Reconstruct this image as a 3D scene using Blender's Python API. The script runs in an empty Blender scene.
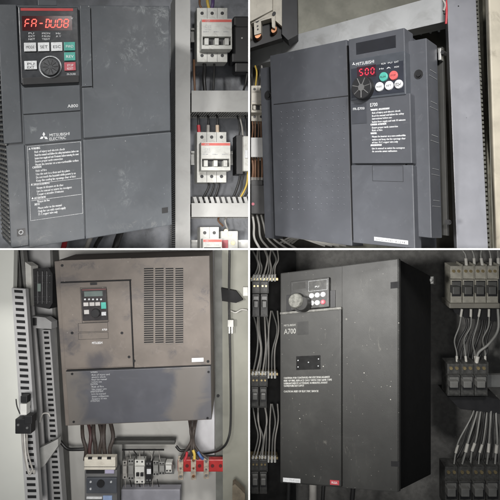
import bpy, bmesh, math, random
from mathutils import Vector, Matrix
random.seed(7)
S = bpy.context.scene
COL = S.collection
CAM = Vector((0, -1, 0))
def ray(x, y): return Vector(((x-250)/500, 1, (250-y)/500))
def at(x, y, t): return CAM + ray(x, y)*t

# ------------------------------------------------------------------ frames
class Frame:
    """a plane standing in the scene: origin, right, up and outward axes"""
    def __init__(s, O, U, V, W):
        s.O = Vector(O); s.U = Vector(U).normalized(); s.V = Vector(V).normalized(); s.W = Vector(W).normalized()
    def uv(s, x, y, w=0.0):
        r = ray(x, y)
        A = Matrix((s.U, s.V, -r)).transposed()
        b = CAM - s.O - s.W*w
        k = A.inverted() @ b
        return k[0], k[1]
    def pt(s, u, v, w): return s.O + s.U*u + s.V*v + s.W*w
    def p(s, x, y, w=0.0):
        u, v = s.uv(x, y, w); return s.pt(u, v, w)
    def px(s, x, y, w=0.0, n=1.0):
        a = s.uv(x-.5, y, w); b = s.uv(x+.5, y, w)
        return abs(b[0]-a[0])*n
def solve4(R):
    # depths t0..t3 with t0 r0 - t1 r1 + t2 r2 - t3 r3 = 0, t0 = 1
    A = Matrix((R[1], -R[2], R[3])).transposed()
    k = A.inverted() @ R[0]
    return [1, k[0], k[1], k[2]]
def quad_frame(q, tmin, Win):
    R = [ray(*c) for c in q]
    t = solve4(R); m = min(t); t = [a/m*tmin for a in t]
    P = [CAM + R[i]*t[i] for i in range(4)]
    return Frame(P[3], P[1]-P[0], P[0]-P[3], -Vector(Win))
def flat(t, W=(0, -1, 0), U=(1, 0, 0), V=(0, 0, 1)): return Frame(CAM+Vector((0, t, 0)), U, V, W)

# ------------------------------------------------------------------ materials
MATS = {}
def mat(name, col, rough=.5, metal=0.0, var=.12, vs=25, dust=None, specks=None, scr=None, bump=.05, emit=0, spec=.5, smear=None, patch=None):
    if name in MATS: return MATS[name]
    m = bpy.data.materials.new(name); m.use_nodes = True; n = m.node_tree.nodes; l = m.node_tree.links
    b = n['Principled BSDF']; b.inputs['Roughness'].default_value = rough; b.inputs['Metallic'].default_value = metal
    b.inputs['Specular IOR Level'].default_value = spec
    tc = n.new('ShaderNodeTexCoord').outputs['Object']
    def noise(sc, det=4, dist=0, rg=.6, vec=None):
        t = n.new('ShaderNodeTexNoise'); t.inputs['Scale'].default_value = sc; t.inputs['Detail'].default_value = det
        t.inputs['Distortion'].default_value = dist; t.inputs['Roughness'].default_value = rg
        l.new(vec or tc, t.inputs['Vector']); return t.outputs['Fac']
    def rng(v, a, c, o0=0., o1=1.):
        r = n.new('ShaderNodeMapRange'); r.interpolation_type = 'SMOOTHSTEP'
        for i, k in zip(('From Min', 'From Max', 'To Min', 'To Max'), (a, c, o0, o1)): r.inputs[i].default_value = k
        l.new(v, r.inputs['Value']); return r.outputs['Result']
    def mul(a, c):
        r = n.new('ShaderNodeMath'); r.operation = 'MULTIPLY'
        l.new(a, r.inputs[0])
        if isinstance(c, (int, float)): r.inputs[1].default_value = c
        else: l.new(c, r.inputs[1])
        return r.outputs[0]
    def mix(f, a, c):
        r = n.new('ShaderNodeMix'); r.data_type = 'RGBA'
        l.new(f, r.inputs[0])
        for k, v in ((6, a), (7, c)):
            if isinstance(v, tuple): r.inputs[k].default_value = (*v, 1)
            else: l.new(v, r.inputs[k])
        return r.outputs[2]
    dk = tuple(c*(1-var) for c in col); lt = tuple(min(1, c*(1+var)) for c in col)
    out = mix(rng(noise(vs, 5), .35, .65), dk, lt)
    if dust:
        for (dc, sc, a, c, st) in dust:
            out = mix(mul(rng(noise(sc, 6, .6, .65), a, c), st), out, dc)
    if smear:   # wiped, wispy streaks: stretched distorted noise in patches
        dc, sc, st = smear
        mp = n.new('ShaderNodeMapping'); mp.inputs['Scale'].default_value = (1, 1, .35); mp.inputs['Rotation'].default_value = (0, .6, 0)
        l.new(tc, mp.inputs['Vector'])
        w1 = rng(noise(sc*2.2, 8, 2.2, .75, mp.outputs[0]), .56, .70); w2 = rng(noise(sc*.55, 2), .50, .66)
        out = mix(mul(mul(w1, w2), st), out, dc)
    for (pc, pr, dc, sc, st) in (patch or []):
        va = n.new('ShaderNodeVectorMath'); va.operation = 'SUBTRACT'; l.new(tc, va.inputs[0]); va.inputs[1].default_value = pc
        vb = n.new('ShaderNodeVectorMath'); vb.operation = 'DIVIDE'; l.new(va.outputs[0], vb.inputs[0]); vb.inputs[1].default_value = pr
        vn = n.new('ShaderNodeTexNoise'); vn.inputs['Scale'].default_value = 25; vn.inputs['Detail'].default_value = 4; l.new(tc, vn.inputs['Vector'])
        vm = n.new('ShaderNodeVectorMath'); vm.operation = 'MULTIPLY_ADD'; l.new(vn.outputs['Color'], vm.inputs[0]); vm.inputs[1].default_value = (1., 1., 1.); l.new(vb.outputs[0], vm.inputs[2])
        vo = n.new('ShaderNodeVectorMath'); vo.operation = 'SUBTRACT'; l.new(vm.outputs[0], vo.inputs[0]); vo.inputs[1].default_value = (.5, .5, .5)
        vl = n.new('ShaderNodeVectorMath'); vl.operation = 'LENGTH'; l.new(vo.outputs[0], vl.inputs[0])
        k = rng(vl.outputs['Value'], .35, 1.0, 1, 0)
        if sc: k = mul(k, rng(noise(sc*1.5, 9, .9, .75), .48, .68))
        out = mix(mul(k, st), out, dc)
    if specks:
        for (dc, sc, sz, st) in specks:
            v = n.new('ShaderNodeTexVoronoi'); v.inputs['Scale'].default_value = sc; l.new(tc, v.inputs['Vector'])
            d = rng(v.outputs['Distance'], sz*.5, sz, 1, 0)
            sp = n.new('ShaderNodeSeparateColor'); l.new(v.outputs['Color'], sp.inputs[0])
            k = rng(sp.outputs[0], .72, .95)
            out = mix(mul(mul(d, k), st), out, dc)
    if scr:
        dc, sc, st = scr
        mp = n.new('ShaderNodeMapping'); mp.inputs['Scale'].default_value = (1, 1, .12); mp.inputs['Rotation'].default_value = (0, .9, 0)
        l.new(tc, mp.inputs['Vector'])
        out = mix(mul(rng(noise(sc, 3, .2, .5, mp.outputs[0]), .70, .76), st), out, dc)
    l.new(out, b.inputs['Base Color'])
    r = n.new('ShaderNodeMapRange'); l.new(noise(vs*1.7, 4), r.inputs['Value'])
    r.inputs['To Min'].default_value = max(.05, rough-.12); r.inputs['To Max'].default_value = min(1, rough+.15)
    l.new(r.outputs[0], b.inputs['Roughness'])
    if bump:
        bp = n.new('ShaderNodeBump'); bp.inputs['Strength'].default_value = bump; bp.inputs['Distance'].default_value = .001
        l.new(noise(700, 3), bp.inputs['Height']); l.new(bp.outputs[0], b.inputs['Normal'])
    if emit:
        b.inputs['Emission Color'].default_value = (*col, 1); b.inputs['Emission Strength'].default_value = emit
    MATS[name] = m; return m

# ------------------------------------------------------------------ mesh builder
GLY = {}
def glyphs(txt):
    if txt in GLY: return GLY[txt]
    cu = bpy.data.curves.new('lettering', 'FONT'); cu.body = txt; cu.resolution_u = 2; cu.size = 1
    o = bpy.data.objects.new('lettering', cu); COL.objects.link(o)
    dg = bpy.context.evaluated_depsgraph_get(); me = bpy.data.meshes.new_from_object(o.evaluated_get(dg))
    vs = [(v.co.x, v.co.y) for v in me.vertices]; fs = [tuple(p.vertices) for p in me.polygons]
    bpy.data.objects.remove(o); bpy.data.curves.remove(cu); bpy.data.meshes.remove(me)
    GLY[txt] = (vs, fs); return GLY[txt]
class MB:
    def __init__(s): s.v = []; s.f = []; s.sm = []; s.g = []; s.k = 0
    def add(s, vs, fs, smooth=False, new=True):
        if new: s.k += 1
        s.g += [s.k]*len(fs)
        k = len(s.v); s.v += [Vector(a) for a in vs]; s.f += [tuple(i+k for i in f) for f in fs]; s.sm += [smooth]*len(fs)
    def boxl(s, F, u0, v0, u1, v1, w0, w1, bev=0.0):
        bm = bmesh.new(); bmesh.ops.create_cube(bm, size=1)
        for a in bm.verts:
            a.co = Vector((u0+(u1-u0)*(a.co.x+.5), v0+(v1-v0)*(a.co.y+.5), w0+(w1-w0)*(a.co.z+.5)))
        if bev:
            bev = min(bev, abs(u1-u0)*.45, abs(v1-v0)*.45, abs(w1-w0)*.45)
            bmesh.ops.bevel(bm, geom=list(bm.edges), offset=bev, segments=2, affect='EDGES', profile=.6)
        bm.verts.index_update()
        s.add([F.pt(*a.co) for a in bm.verts], [[a.index for a in f.verts] for f in bm.faces]); bm.free(); return s
    def box(s, F, x0, y0, x1, y1, w0, w1, bev=.0008):
        xm = (x0+x1)/2; ym = (y0+y1)/2
        return s.boxl(F, F.uv(x0, ym, w1)[0], F.uv(xm, y1, w1)[1], F.uv(x1, ym, w1)[0], F.uv(xm, y0, w1)[1], w0, w1, bev)
    def cyl(s, F, x, y, r, w0, w1, seg=20, taper=1.0, bev=0):
        cu, cv = F.uv(x, y, w1); R = F.px(x, y, w1, r)
        prof = [(R, w0), (R*taper, w1)] if not bev else [(R, w0), (R*taper, w1-bev), (R*taper-bev, w1)]
        vs = []; fs = []
        for (rr, w) in prof:
            for i in range(seg):
                a = 2*math.pi*i/seg; vs.append(F.pt(cu+rr*math.cos(a), cv+rr*math.sin(a), w))
        n = len(prof)
        for k in range(n-1):
            for i in range(seg):
                j = (i+1) % seg; fs.append((k*seg+i, k*seg+j, (k+1)*seg+j, (k+1)*seg+i))
        fs.append(tuple(range((n-1)*seg, n*seg))); fs.append(tuple(reversed(range(seg))))
        s.add(vs, fs); return s
    def ring(s, F, x, y, r0, r1, w0, w1, seg=28):
        cu, cv = F.uv(x, y, w1); a0 = F.px(x, y, w1, r0); a1 = F.px(x, y, w1, r1); vs = []; fs = []
        for rr, w in ((a1, w0), (a1, w1), (a0, w1), (a0, w0)):
            for i in range(seg):
                a = 2*math.pi*i/seg; vs.append(F.pt(cu+rr*math.cos(a), cv+rr*math.sin(a), w))
        for k in range(4):
            for i in range(seg):
                j = (i+1) % seg; q = (k+1) % 4; fs.append((k*seg+i, k*seg+j, q*seg+j, q*seg+i))
        s.add(vs, fs); return s
    def poly(s, F, pts, w0, w1):
        n = len(pts); P = [F.uv(x, y, w1) for x, y in pts]
        s.add([F.pt(u, v, w0) for u, v in P]+[F.pt(u, v, w1) for u, v in P],
              [tuple(range(n)), tuple(range(n, 2*n))]+[(i, (i+1) % n, n+(i+1) % n, n+i) for i in range(n)]); return s
    def tube(s, pts, r, seg=8, n=6):
        P = [Vector(p) for p in pts]
        if len(P) > 2:      # catmull-rom
            Q = [P[0]*2-P[1]]+P+[P[-1]*2-P[-2]]; out = []
            for i in range(1, len(Q)-2):
                for k in range(n):
                    t = k/n; a, b, c, d = Q[i-1:i+3]
                    out.append(.5*((2*b)+(c-a)*t+(2*a-5*b+4*c-d)*t*t+(3*b-a-3*c+d)*t**3))
            P = out+[P[-1]]
        vs = []; fs = []; ref = Vector((.3, -.9, .2))
        for i, p in enumerate(P):
            d = (P[min(i+1, len(P)-1)]-P[max(i-1, 0)]).normalized()
            a = d.cross(ref).normalized(); b = d.cross(a)
            for k in range(seg):
                g = 2*math.pi*k/seg; vs.append(p+a*math.cos(g)*r+b*math.sin(g)*r)
        for i in range(len(P)-1):
            for k in range(seg):
                j = (k+1) % seg; fs.append((i*seg+k, i*seg+j, (i+1)*seg+j, (i+1)*seg+k))
        s.add(vs, fs, True); s.add(vs[:seg], [tuple(range(seg))], new=False); s.add(vs[-seg:], [tuple(range(seg))], new=False); return s
    def text(s, F, txt, x0, y1, x1, y0, w, slant=0):
        """lettering filling the box x0..x1, baseline y1, cap line y0"""
        vs, fs = glyphs(txt)
        if not vs: return s
        mx = max(a[0] for a in vs); mn = min(a[0] for a in vs); H = .70
        xm = (x0+x1)/2; ym = (y0+y1)/2
        ua = F.uv(x0, ym, w)[0]; ub = F.uv(x1, ym, w)[0]; va = F.uv(xm, y1, w)[1]; vb = F.uv(xm, y0, w)[1]
        s.add([F.pt(ua+(a-mn)/(mx-mn)*(ub-ua)+slant*b*(vb-va), va+b/H*(vb-va), w) for a, b in vs], fs); return s
    def rect(s, F, x0, y0, x1, y1, w, th=.0006):   # thin outline
        ym = (y0+y1)/2; xm = (x0+x1)/2
        ua = F.uv(x0, ym, w)[0]; ub = F.uv(x1, ym, w)[0]; va = F.uv(xm, y1, w)[1]; vb = F.uv(xm, y0, w)[1]
        for a in ((ua, va, ub, va+th), (ua, vb-th, ub, vb), (ua, va+th, ua+th, vb-th), (ub-th, va+th, ub, vb-th)):
            s.boxl(F, a[0], a[1], a[2], a[3], w-.0002, w)
        return s

def wloc(o):
    p = Vector((0, 0, 0))
    while o: p = p+o.location; o = o.parent
    return p
BAY = None
SPLIT = {'head', 'plug_body', 'pole_gap', 'notch', 'terminal', 'rivet', 'screw', 'plate_screw', 'pin', 'bolt', 'face_screw', 'mounting_hole', 'terminal_screw', 'indicator', 'blade', 'toggle', 'bolt_recess', 'case'}
def clamp(v):
    v = v.copy()
    if BAY:
        if BAY[1] == 'L': v.x = min(v.x, -.0037)
        else: v.x = max(v.x, .0001)
        if BAY[0] == 'T': v.z = max(v.z, .0037)
        else: v.z = min(v.z, -.0001)
    return v
def part(name, mb, m, parent, label=None):
    if name in SPLIT and name != 'case' and mb.k > 1:
        out = None
        for k in range(1, mb.k+1):
            q = MB(); idx = {}
            for f, sm, g in zip(mb.f, mb.sm, mb.g):
                if g != k: continue
                for i in f:
                    if i not in idx: idx[i] = len(q.v); q.v.append(mb.v[i])
                q.f.append(tuple(idx[i] for i in f)); q.sm.append(sm)
            q.k = 1; o = part(name, q, m, parent, label); out = out or o
        return out
    L = wloc(parent) if parent else Vector((0, 0, 0))
    me = bpy.data.meshes.new(name); me.from_pydata([clamp(v)-L for v in mb.v], [], mb.f); me.update()
    for p, sm in zip(me.polygons, mb.sm): p.use_smooth = sm
    bm = bmesh.new(); bm.from_mesh(me); bmesh.ops.recalc_face_normals(bm, faces=bm.faces); bm.to_mesh(me); bm.free()
    me.materials.append(m); o = bpy.data.objects.new(name, me); COL.objects.link(o)
    if parent: o.parent = parent
    if label: o['label'] = label
    return o
def tag(o, label, cat, group=None):
    o['label'] = label; o['category'] = cat
    if group: o['group'] = group
    return o
def thing(name, label, cat, loc, group=None):
    o = bpy.data.objects.new(name, None); o.empty_display_size = .02; COL.objects.link(o); o.location = loc
    return tag(o, label, cat, group)
def solo(name, mb, m, label, cat, group=None):
    mb.v = [clamp(v) for v in mb.v]
    z = min(v.z for v in mb.v); c = sum((v for v in mb.v), Vector())/len(mb.v); c.z = z
    me = bpy.data.meshes.new(name); me.from_pydata([v-c for v in mb.v], [], mb.f); me.update()
    for p, sm in zip(me.polygons, mb.sm): p.use_smooth = sm
    bm = bmesh.new(); bm.from_mesh(me); bmesh.ops.recalc_face_normals(bm, faces=bm.faces); bm.to_mesh(me); bm.free()
    me.materials.append(m); o = bpy.data.objects.new(name, me); COL.objects.link(o); o.location = c
    return tag(o, label, cat, group)
def struct(name, mb, m):
    o = part(name, mb, m, None); o['kind'] = 'structure'; return o

# ------------------------------------------------------------------ palette
white_ink = mat('white_ink', (.62, .63, .64), .6, var=.25, vs=400)
grey_ink = mat('grey_ink', (.36, .37, .38), .6, var=.3, vs=400)
dark_ink = mat('dark_ink', (.03, .03, .035), .6)
black = mat('black_plastic', (.012, .012, .013), .45)
gap = mat('dark_gap', (.006, .006, .007), .8)
copper = mat('copper', (.45, .22, .12), .35, .9)
brass = mat('brass', (.45, .36, .2), .4, .9)
steel = mat('steel', (.45, .45, .44), .35, .9)
red_ink = mat('red_ink', (.55, .04, .05), .5)
led = mat('led_red', (1, .11, .085), .4, emit=1.35, var=0)
led_dim = mat('led_red_dim', (.8, .03, .06), .4, emit=.6, var=0)
teal = mat('teal_button', (.06, .30, .25), .4)
btn = mat('white_button', (.58, .59, .60), .45, dust=[((.3, .28, .26), 250, .5, .7, .5)])
redbtn = mat('red_button', (.38, .07, .09), .45)
ferrule = mat('white_sleeve', (.6, .6, .57), .6)

def frame_text(F, lines, x0, x1, y0, dy, h, w, mb, just=None):
    for i, t in enumerate(lines):
        if not t: continue
        ind = 0
        if t[0] == '>': ind = 2.5; t = t[1:]
        wd = (x1-x0-ind)*min(1, len(t)/max(len(q) for q in lines))
        y = y0+i*dy
        sl = just*(wd/2) if just else 0
        mb.text(F, t, x0+ind, y+sl, x0+ind+wd, y-h+sl, w)

# ================================================================== rack
shell = mat('white_partition', (.88, .88, .88), .5, var=.02)
m = MB(); fr = flat(1)
m.boxl(fr, -.0034, -1.0, -.0002, 1.0, -.75, 0)
struct('partition_wall', m, shell)
m = MB(); m.boxl(fr, -1.1, .0002, -.0036, .0034, -.75, 0); m.boxl(fr, 0, .0002, 1.1, .0034, -.75, 0)
struct('partition_shelf', m, shell)
outer = mat('rack_shell', (.3, .3, .31), .6)
m = MB(); m.boxl(fr, -1.12, -1.0, -1.1, 1.0, -.8, 0); m.boxl(fr, 1.1, -1.0, 1.12, 1.0, -.8, 0)
struct('side_wall', m, outer)
m = MB(); m.boxl(fr, -1.12, 1.0, 1.12, 1.02, -.8, 0); m.boxl(fr, -1.12, -1.02, 1.12, -1.0, -.8, 0)
struct('cabinet_shell', m, outer)

def wire(pts, r, m_, label, group, name='wire', cat='wire', tips=None, tipm=None, tipr=1.5, tiplen=.012):
    pts = [Vector(p) for p in pts]; r = r*random.uniform(.85, 1.12)
    for i in range(1, len(pts)-1): pts[i] = pts[i]+Vector((random.uniform(-1, 1), random.uniform(-1, 1), random.uniform(-1, 1)))*.0035
    mb = MB().tube(pts, r)
    if not tips: return solo(name, mb, m_, label, cat, group)
    root = thing(name, label, cat, Vector(pts[-1]), group)
    part('insulation', mb, m_, root)
    for k in tips:
        a = Vector(pts[k]); b = Vector(pts[k+1 if k >= 0 else k-1]); d = (b-a).normalized()
        part('sleeve', MB().tube([a, a+d*tiplen], r*tipr), tipm or ferrule, root)
    return root

def finger_duct(F, x0, y0, x1, y1, depth, cover_m, label, group, vertical=True, pitch=.006, w0=0.0):
    """slotted wiring duct: base, finger walls, flat cover"""
    ym = (y0+y1)/2; xm = (x0+x1)/2; wt = w0+depth
    ua = F.uv(x0, ym, wt)[0]; ub = F.uv(x1, ym, wt)[0]; va = F.uv(xm, y1, wt)[1]; vb = F.uv(xm, y0, wt)[1]
    root = thing('wiring_duct', label, 'wiring duct', F.pt((ua+ub)/2, va, w0), group)
    part('base', MB().boxl(F, ua+.002, va, ub-.002, vb, w0, w0+.002), cover_m, root)
    part('cover', MB().boxl(F, ua, va, ub, vb, wt-.003, wt, .0008), cover_m, root)
    m = MB(); g = MB()
    if vertical:
        n = int((vb-va)/pitch)
        for i in range(n):
            v = va+(i+.2)*pitch
            for u in (ua+.001, ub-.0025): m.boxl(F, u, v, u+.0015, v+pitch*.55, w0+.002, wt-.003)
        g.boxl(F, ua+.004, va+.001, ub-.004, vb-.001, w0+.002, wt-.006)
    else:
        n = int((ub-ua)/pitch)
        for i in range(n):
            u = ua+(i+.2)*pitch
            for v in (va+.001, vb-.0025): m.boxl(F, u, v, u+pitch*.55, v+.0015, w0+.002, wt-.003)
        g.boxl(F, ua+.001, va+.004, ub-.001, vb-.004, w0+.002, wt-.006)
    o = part('slotted_side', m, cover_m, root)
    part('dark_inside', g, black, root)  # black block stands in for the shade inside the duct
    return root

def slotted_duct(F, pts, wpx, t_, slot_m, duct_m, label, n, side=.25):
    pass

# ================================================================== TOP LEFT BAY
BAY = 'TL'
WT = Frame(CAM+Vector((0, 1.46, 0)), (1, 0, .0), (0, 0, 1), (.34, -1, 0))      # mounting plate plane
plate = mat('grey_mounting_plate', (.20, .21, .23), .5, var=.25, vs=12, dust=[((.3, .31, .32), 18, .5, .72, .5), ((.04, .04, .045), 9, .52, .7, .6)])
struct('back_wall', MB().boxl(flat(1.5), -1.09, .0036, -.0036, .99, -.01, 0), plate)
duct_grey = mat('duct_grey', (.34, .34, .33), .55, var=.06, vs=8, dust=[((.22, .215, .2), 14, .5, .75, .4)])
finger_duct(WT, 175.3, -12, 190.3, 262, .085, duct_grey, 'tall pale grey wiring duct standing right of the display drive reading FA-DU08', None)
finger_duct(WT, 191.5, 90.5, 262, 112, .07, duct_grey, 'pale grey horizontal wiring duct between the two red-striped breakers', 'x1', False, .007)
d = finger_duct(WT, 191.5, 203, 262, 217, .07, duct_grey, 'dirty horizontal wiring duct with slanted slots below the lower red-striped breaker', 'x2', False, .008)
for o in list(COL.objects):
    if o.get('group') in ('x1', 'x2'): del o['group']
m = MB(); g = MB()
u0 = WT.uv(191.5, 198, .06)[0]
for i in range(11):     # open fingers splayed above the lower duct
    x = 193+i*5.6
    m.poly(WT, [(x, 197), (x+3.2, 196.7), (x+5.6, 204.5), (x+2.2, 204.5)], .058, .0615)
part('splayed_finger', m, duct_grey, d)
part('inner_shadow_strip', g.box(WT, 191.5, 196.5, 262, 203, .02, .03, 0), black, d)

side_tl = mat('dusty_side_plastic', (.13, .13, .125), .6, var=.25, vs=60)
FT = quad_frame([(0, 4), (170, 5.5), (172, 224), (11.5, 250)], 1.04, (-.085, .12, .03))
UW = FT.uv(171, 110)[0]; VH = FT.uv(80, 4.6)[1]
def PT(x, y, rx, rz, c, sc, st):
    return (tuple(FT.p(x, y)-FT.pt(UW/2, 0, -.05)), (rx, .2, rz), c, sc, st)
body_tl = mat('slate_grey_plastic', (.056, .0625, .0705), .46, var=.10, vs=9,
              dust=[((.080, .087, .095), 11, .50, .75, .6), ((.042, .047, .053), 22, .56, .75, .45), ((.10, .105, .11), 70, .58, .75, .35)],
              specks=[((.26, .28, .29), 95, .09, .9), ((.30, .31, .31), 30, .05, .8)], smear=((.20, .215, .22), 16, .5),
              patch=[PT(150, 11, .075, .022, (.24, .255, .26), 30, .8), PT(162, 25, .022, .07, (.22, .235, .24), 34, .9), PT(136, 47, .045, .06, (.21, .225, .23), 28, .8), PT(128, 185, .03, .06, (.17, .18, .185), 40, .7), PT(60, 30, .3, .02, (.11, .115, .12), 20, .5),
                     PT(150, 228, .09, .02, (.17, .17, .165), 30, .8), PT(40, 240, .06, .025, (.15, .15, .145), 30, .7)], bump=.12)
inv = thing('inverter_drive', 'slate grey inverter drive with red lit FA-DU08 display and warning label', 'inverter', FT.pt(UW/2, 0, -.05))
part('housing', MB().boxl(FT, .002, .002, UW-.002, VH-.002, -.13, 0, .003), body_tl, inv)
m = MB()
for i in range(46):    # vent slots on the left flank
    v = .01+i*(VH-.03)/46
    for k in range(4): m.boxl(FT, .0012, v, .003, v+.0042, -.118+k*.027, -.098+k*.027)
part('side_vent', m, black, inv)
m = MB()
for i in range(46):
    v = .0142+i*(VH-.03)/46; m.boxl(FT, -.001, v, .003, v+.0035, -.125, -.012, .0006)
part('side_rib', m, side_tl, inv)
# cover panels
part('left_trim', MB().box(FT, .6, 4.5, 19.3, 143.4, 0, .004, .0012).box(FT, 8.6, 145, 26.6, 247, 0, .004, .0012), body_tl, inv)
rc = part('right_cover', MB().box(FT, 81.6, 5.5, 170, 134.6, 0, .006, .002), body_tl, inv)
part('raised_strip', MB().box(FT, 81, 8.5, 91.3, 86.5, .006, .0085, .0006), body_tl, rc)
part('cover_seam', MB().box(FT, 91.3, 8, 92.1, 88, .0055, .0064, 0).box(FT, 81.5, 86.6, 91.5, 87.3, .0055, .0064, 0), gap, rc)
lc = part('lower_cover', MB().box(FT, 84.4, 136, 171.6, 232.2, 0, .005, .002), body_tl, inv)
tc_ = part('terminal_cover', MB().box(FT, 27, 143, 83.6, 243.5, 0, .005, .0012), body_tl, inv)
bc = part('blank_cover', MB().box(FT, 22.6, 86.4, 80.3, 112.3, 0, .006, .001).box(FT, 24.4, 113.2, 81.3, 142, 0, .006, .001), body_tl, inv)
part('model_lettering', MB().text(FT, 'A800', 67.5, 107.4, 78, 104.2, .0064), white_ink, bc)
# brand row with three-diamond emblem
m = MB(); w = .0064
def diamond(m, F, cx, cy, ang, L, w):
    a = math.radians(ang); d = (math.cos(a), -math.sin(a)); n_ = (-d[1], d[0])
    pts = [(cx, cy), (cx+d[0]*L/2+n_[0]*L*.29, cy+d[1]*L/2+n_[1]*L*.29), (cx+d[0]*L, cy+d[1]*L), (cx+d[0]*L/2-n_[0]*L*.29, cy+d[1]*L/2-n_[1]*L*.29)]
    m.poly(F, pts, w-.0002, w)
for a in (90, 210, 330): diamond(m, FT, 43.8, 136.6, a, 4.6, w)
m.text(FT, 'MITSUBISHI', 49.5, 135.9, 69.5, 132.9, w); m.text(FT, 'ELECTRIC', 49.5, 139.8, 66, 136.9, w)
part('emblem', m, white_ink, bc)
m = MB(); w = .0056
m.rect(FT, 28.8, 143.9, 81.9, 217.3, w, .0005)
L = ['WARNING', '>Risk of injury and electric shock', '>Read the manual and follow the safety instructions before use', '>Isolate from supply and wait 10 minutes before removing the cover', '>Ensure proper earth connection', '>Mount the inverter on a non-combustible surface', 'CAUTION', '>Risk of fire', '>Use the unit in a clean and dry place', '>Do not touch the heatsink while power is on', '>Keep the cooling fan openings clear of dust',
     'AVERTISSEMENT', '>Risque de blessure et de choc', '>Lire le manuel et suivre les consignes', '>Couper et attendre 10 minutes', 'ATTENTION', '>Risque de feu', 'NOTE', '>Please refer to the manual', '>Only for use with rated supply', '>75 C copper wire only']
for i, t in enumerate(L):
    ind = 0 if t[0] != '>' else 3; t = t.lstrip('>'); n_ = len(t)
    x0 = 31.2+ind+i*.2; x1 = x0+min(47-ind, n_*(.92 if ind else 1.25)); y = 148.6+i*3.15+(1.1 if i > 10 else 0)+(1.1 if i > 14 else 0)
    for q in ((0, 0), (.16, .06)) + (((.3, 0),) if not ind else ()): m.text(FT, t, x0+q[0], y+1.15-(x1-x0)*.045+q[1], x1+q[0], y-1.1-(x1-x0)*.045+q[1], w)
    if not ind and i in (0, 5, 11, 15): m.poly(FT, [(x0-2.6, y+1.1), (x0-.6, y+1.1), (x0-1.6, y-1)], w-.0002, w)
for y in (181.2, 197.6): m.box(FT, 31, y-.2, 81.5, y+.1, w-.0002, w, 0)
part('warning_label', m, white_ink, tc_)
part('screw_recess', MB().box(FT, 17, 228.7, 25.4, 236, .004, .0045, 0), black, inv)
part('screw', MB().ring(FT, 21, 232.3, 1.6, 2.5, .0045, .0065), grey_ink, inv)
part('latch', MB().box(FT, 162, 207.5, 168, 213, .005, .0056, 0), black, inv)
part('top_tab', MB().box(FT, 38, 0, 57, 5.5, -.02, -.002, .001), body_tl, inv)
# keypad
kp_m = mat('keypad_charcoal', (.028, .03, .034), .32, var=.2, vs=60, dust=[((.07, .07, .07), 90, .55, .75, .5)])
kp = part('keypad', MB().box(FT, 19.8, 7, 78.8, 82.3, 0, .010, .0015), kp_m, inv)
part('keypad_rim', MB().box(FT, 22.5, 76.6, 79.2, 83.6, .0, .0112, .001), black, kp)
w = .0104
part('red_stripe', MB().box(FT, 20.6, 8.2, 73, 10.8, .0098, w, 0), mat('red_stripe', (.42, .05, .05), .4), kp)
part('display_window', MB().box(FT, 22, 16, 72, 30.5, .0098, w-.0002, 0), mat('display_glass', (.05, .010, .011), .12), kp)  # red glow of the digits is put into the glass colour
SEG = {'a': [(0, 0), (1, 0)], 'b': [(1, 0), (1, .5)], 'c': [(1, .5), (1, 1)], 'd': [(0, 1), (1, 1)], 'e': [(0, .5), (0, 1)], 'f': [(0, 0), (0, .5)], 'g': [(0, .5), (1, .5)], 'i': [(.27, 0), (.27, .5)], 'l': [(.27, .5), (.27, 1)]}
def seg7(m, F, s, x, y, wd, h, w, th, sl=0.0):
    for c in s:
        (ax, ay), (bx, by) = SEG[c]
        X0 = x+ax*wd-sl*ay*h*-1*0+(1-ay)*sl; X1 = x+bx*wd+(1-by)*sl; Y0 = y+ay*h; Y1 = y+by*h; g_ = .35
        if ay == by: m.poly(F, [(X0+g_, Y0), (X0+g_+th/2, Y0-th/2), (X1-g_-th/2, Y0-th/2), (X1-g_, Y0), (X1-g_-th/2, Y0+th/2), (X0+g_+th/2, Y0+th/2)], w-.0003, w)
        else: m.poly(F, [(X0, Y0+g_), (X0+th/2, Y0+g_+th/2), (X1+th/2, Y1-g_-th/2), (X1, Y1-g_), (X1-th/2, Y1-g_-th/2), (X0-th/2, Y0+g_+th/2)], w-.0003, w)
m = MB()
for s_, x in (('aefg', 24.8), ('abcefg', 31.4), ('g', 38.6), ('abcdil', 44.6), ('bcdef', 50.6), ('abcdef', 57), ('abcdefg', 63.5)):
    seg7(m, FT, s_, x, 19.4, 4.3, 7.9, w+.0004, .98, .8)
part('display_digits', m, led, kp)
m = MB()
for (a, b, t) in ((28.5, 34, 'PU'), (28.5, 35, 'EXT'), (28.5, 35, 'NET'), (42, 50, 'MON'), (42, 50, 'P.RUN'), (42, 50, 'TEST'), (56, 60.5, 'Hz'), (56, 61, 'A V')):
    k = {'PU': 0, 'EXT': 1, 'NET': 2, 'MON': 0, 'P.RUN': 1, 'TEST': 2, 'Hz': 0, 'A V': 1}[t]
    m.text(FT, t, a, 34.2+k*2.9, b, 32.4+k*2.9, w)
m.text(FT, 'V', 71, 19.3, 73, 17.3, w); m.text(FT, 'FR-DU08', 67, 75, 75.5, 73.2, w)
part('keypad_lettering', m, white_ink, kp)
def button(F, x0, y0, x1, y1, wa, wb, bm_, txt, ink, par, tl=.16):
    b = part('button', MB().box(F, x0, y0, x1, y1, wa, wb, .0008), bm_, par)
    m = MB(); h = min((y1-y0)*.32, 3.2)
    ys = (y0+y1)/2; r = txt.split('/')
    if len(r) == 1: m.text(F, r[0], x0+(x1-x0)*tl, ys+h/2, x1-(x1-x0)*tl, ys-h/2, wb+.0003)
    else:
        for k, q in enumerate(r): m.text(F, q, x0+(x1-x0)*.22, ys+k*(h+.6), x1-(x1-x0)*.22, ys-h+k*(h+.6)+.3, wb+.0003)
    part('button_lettering', m, ink, b)
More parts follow.
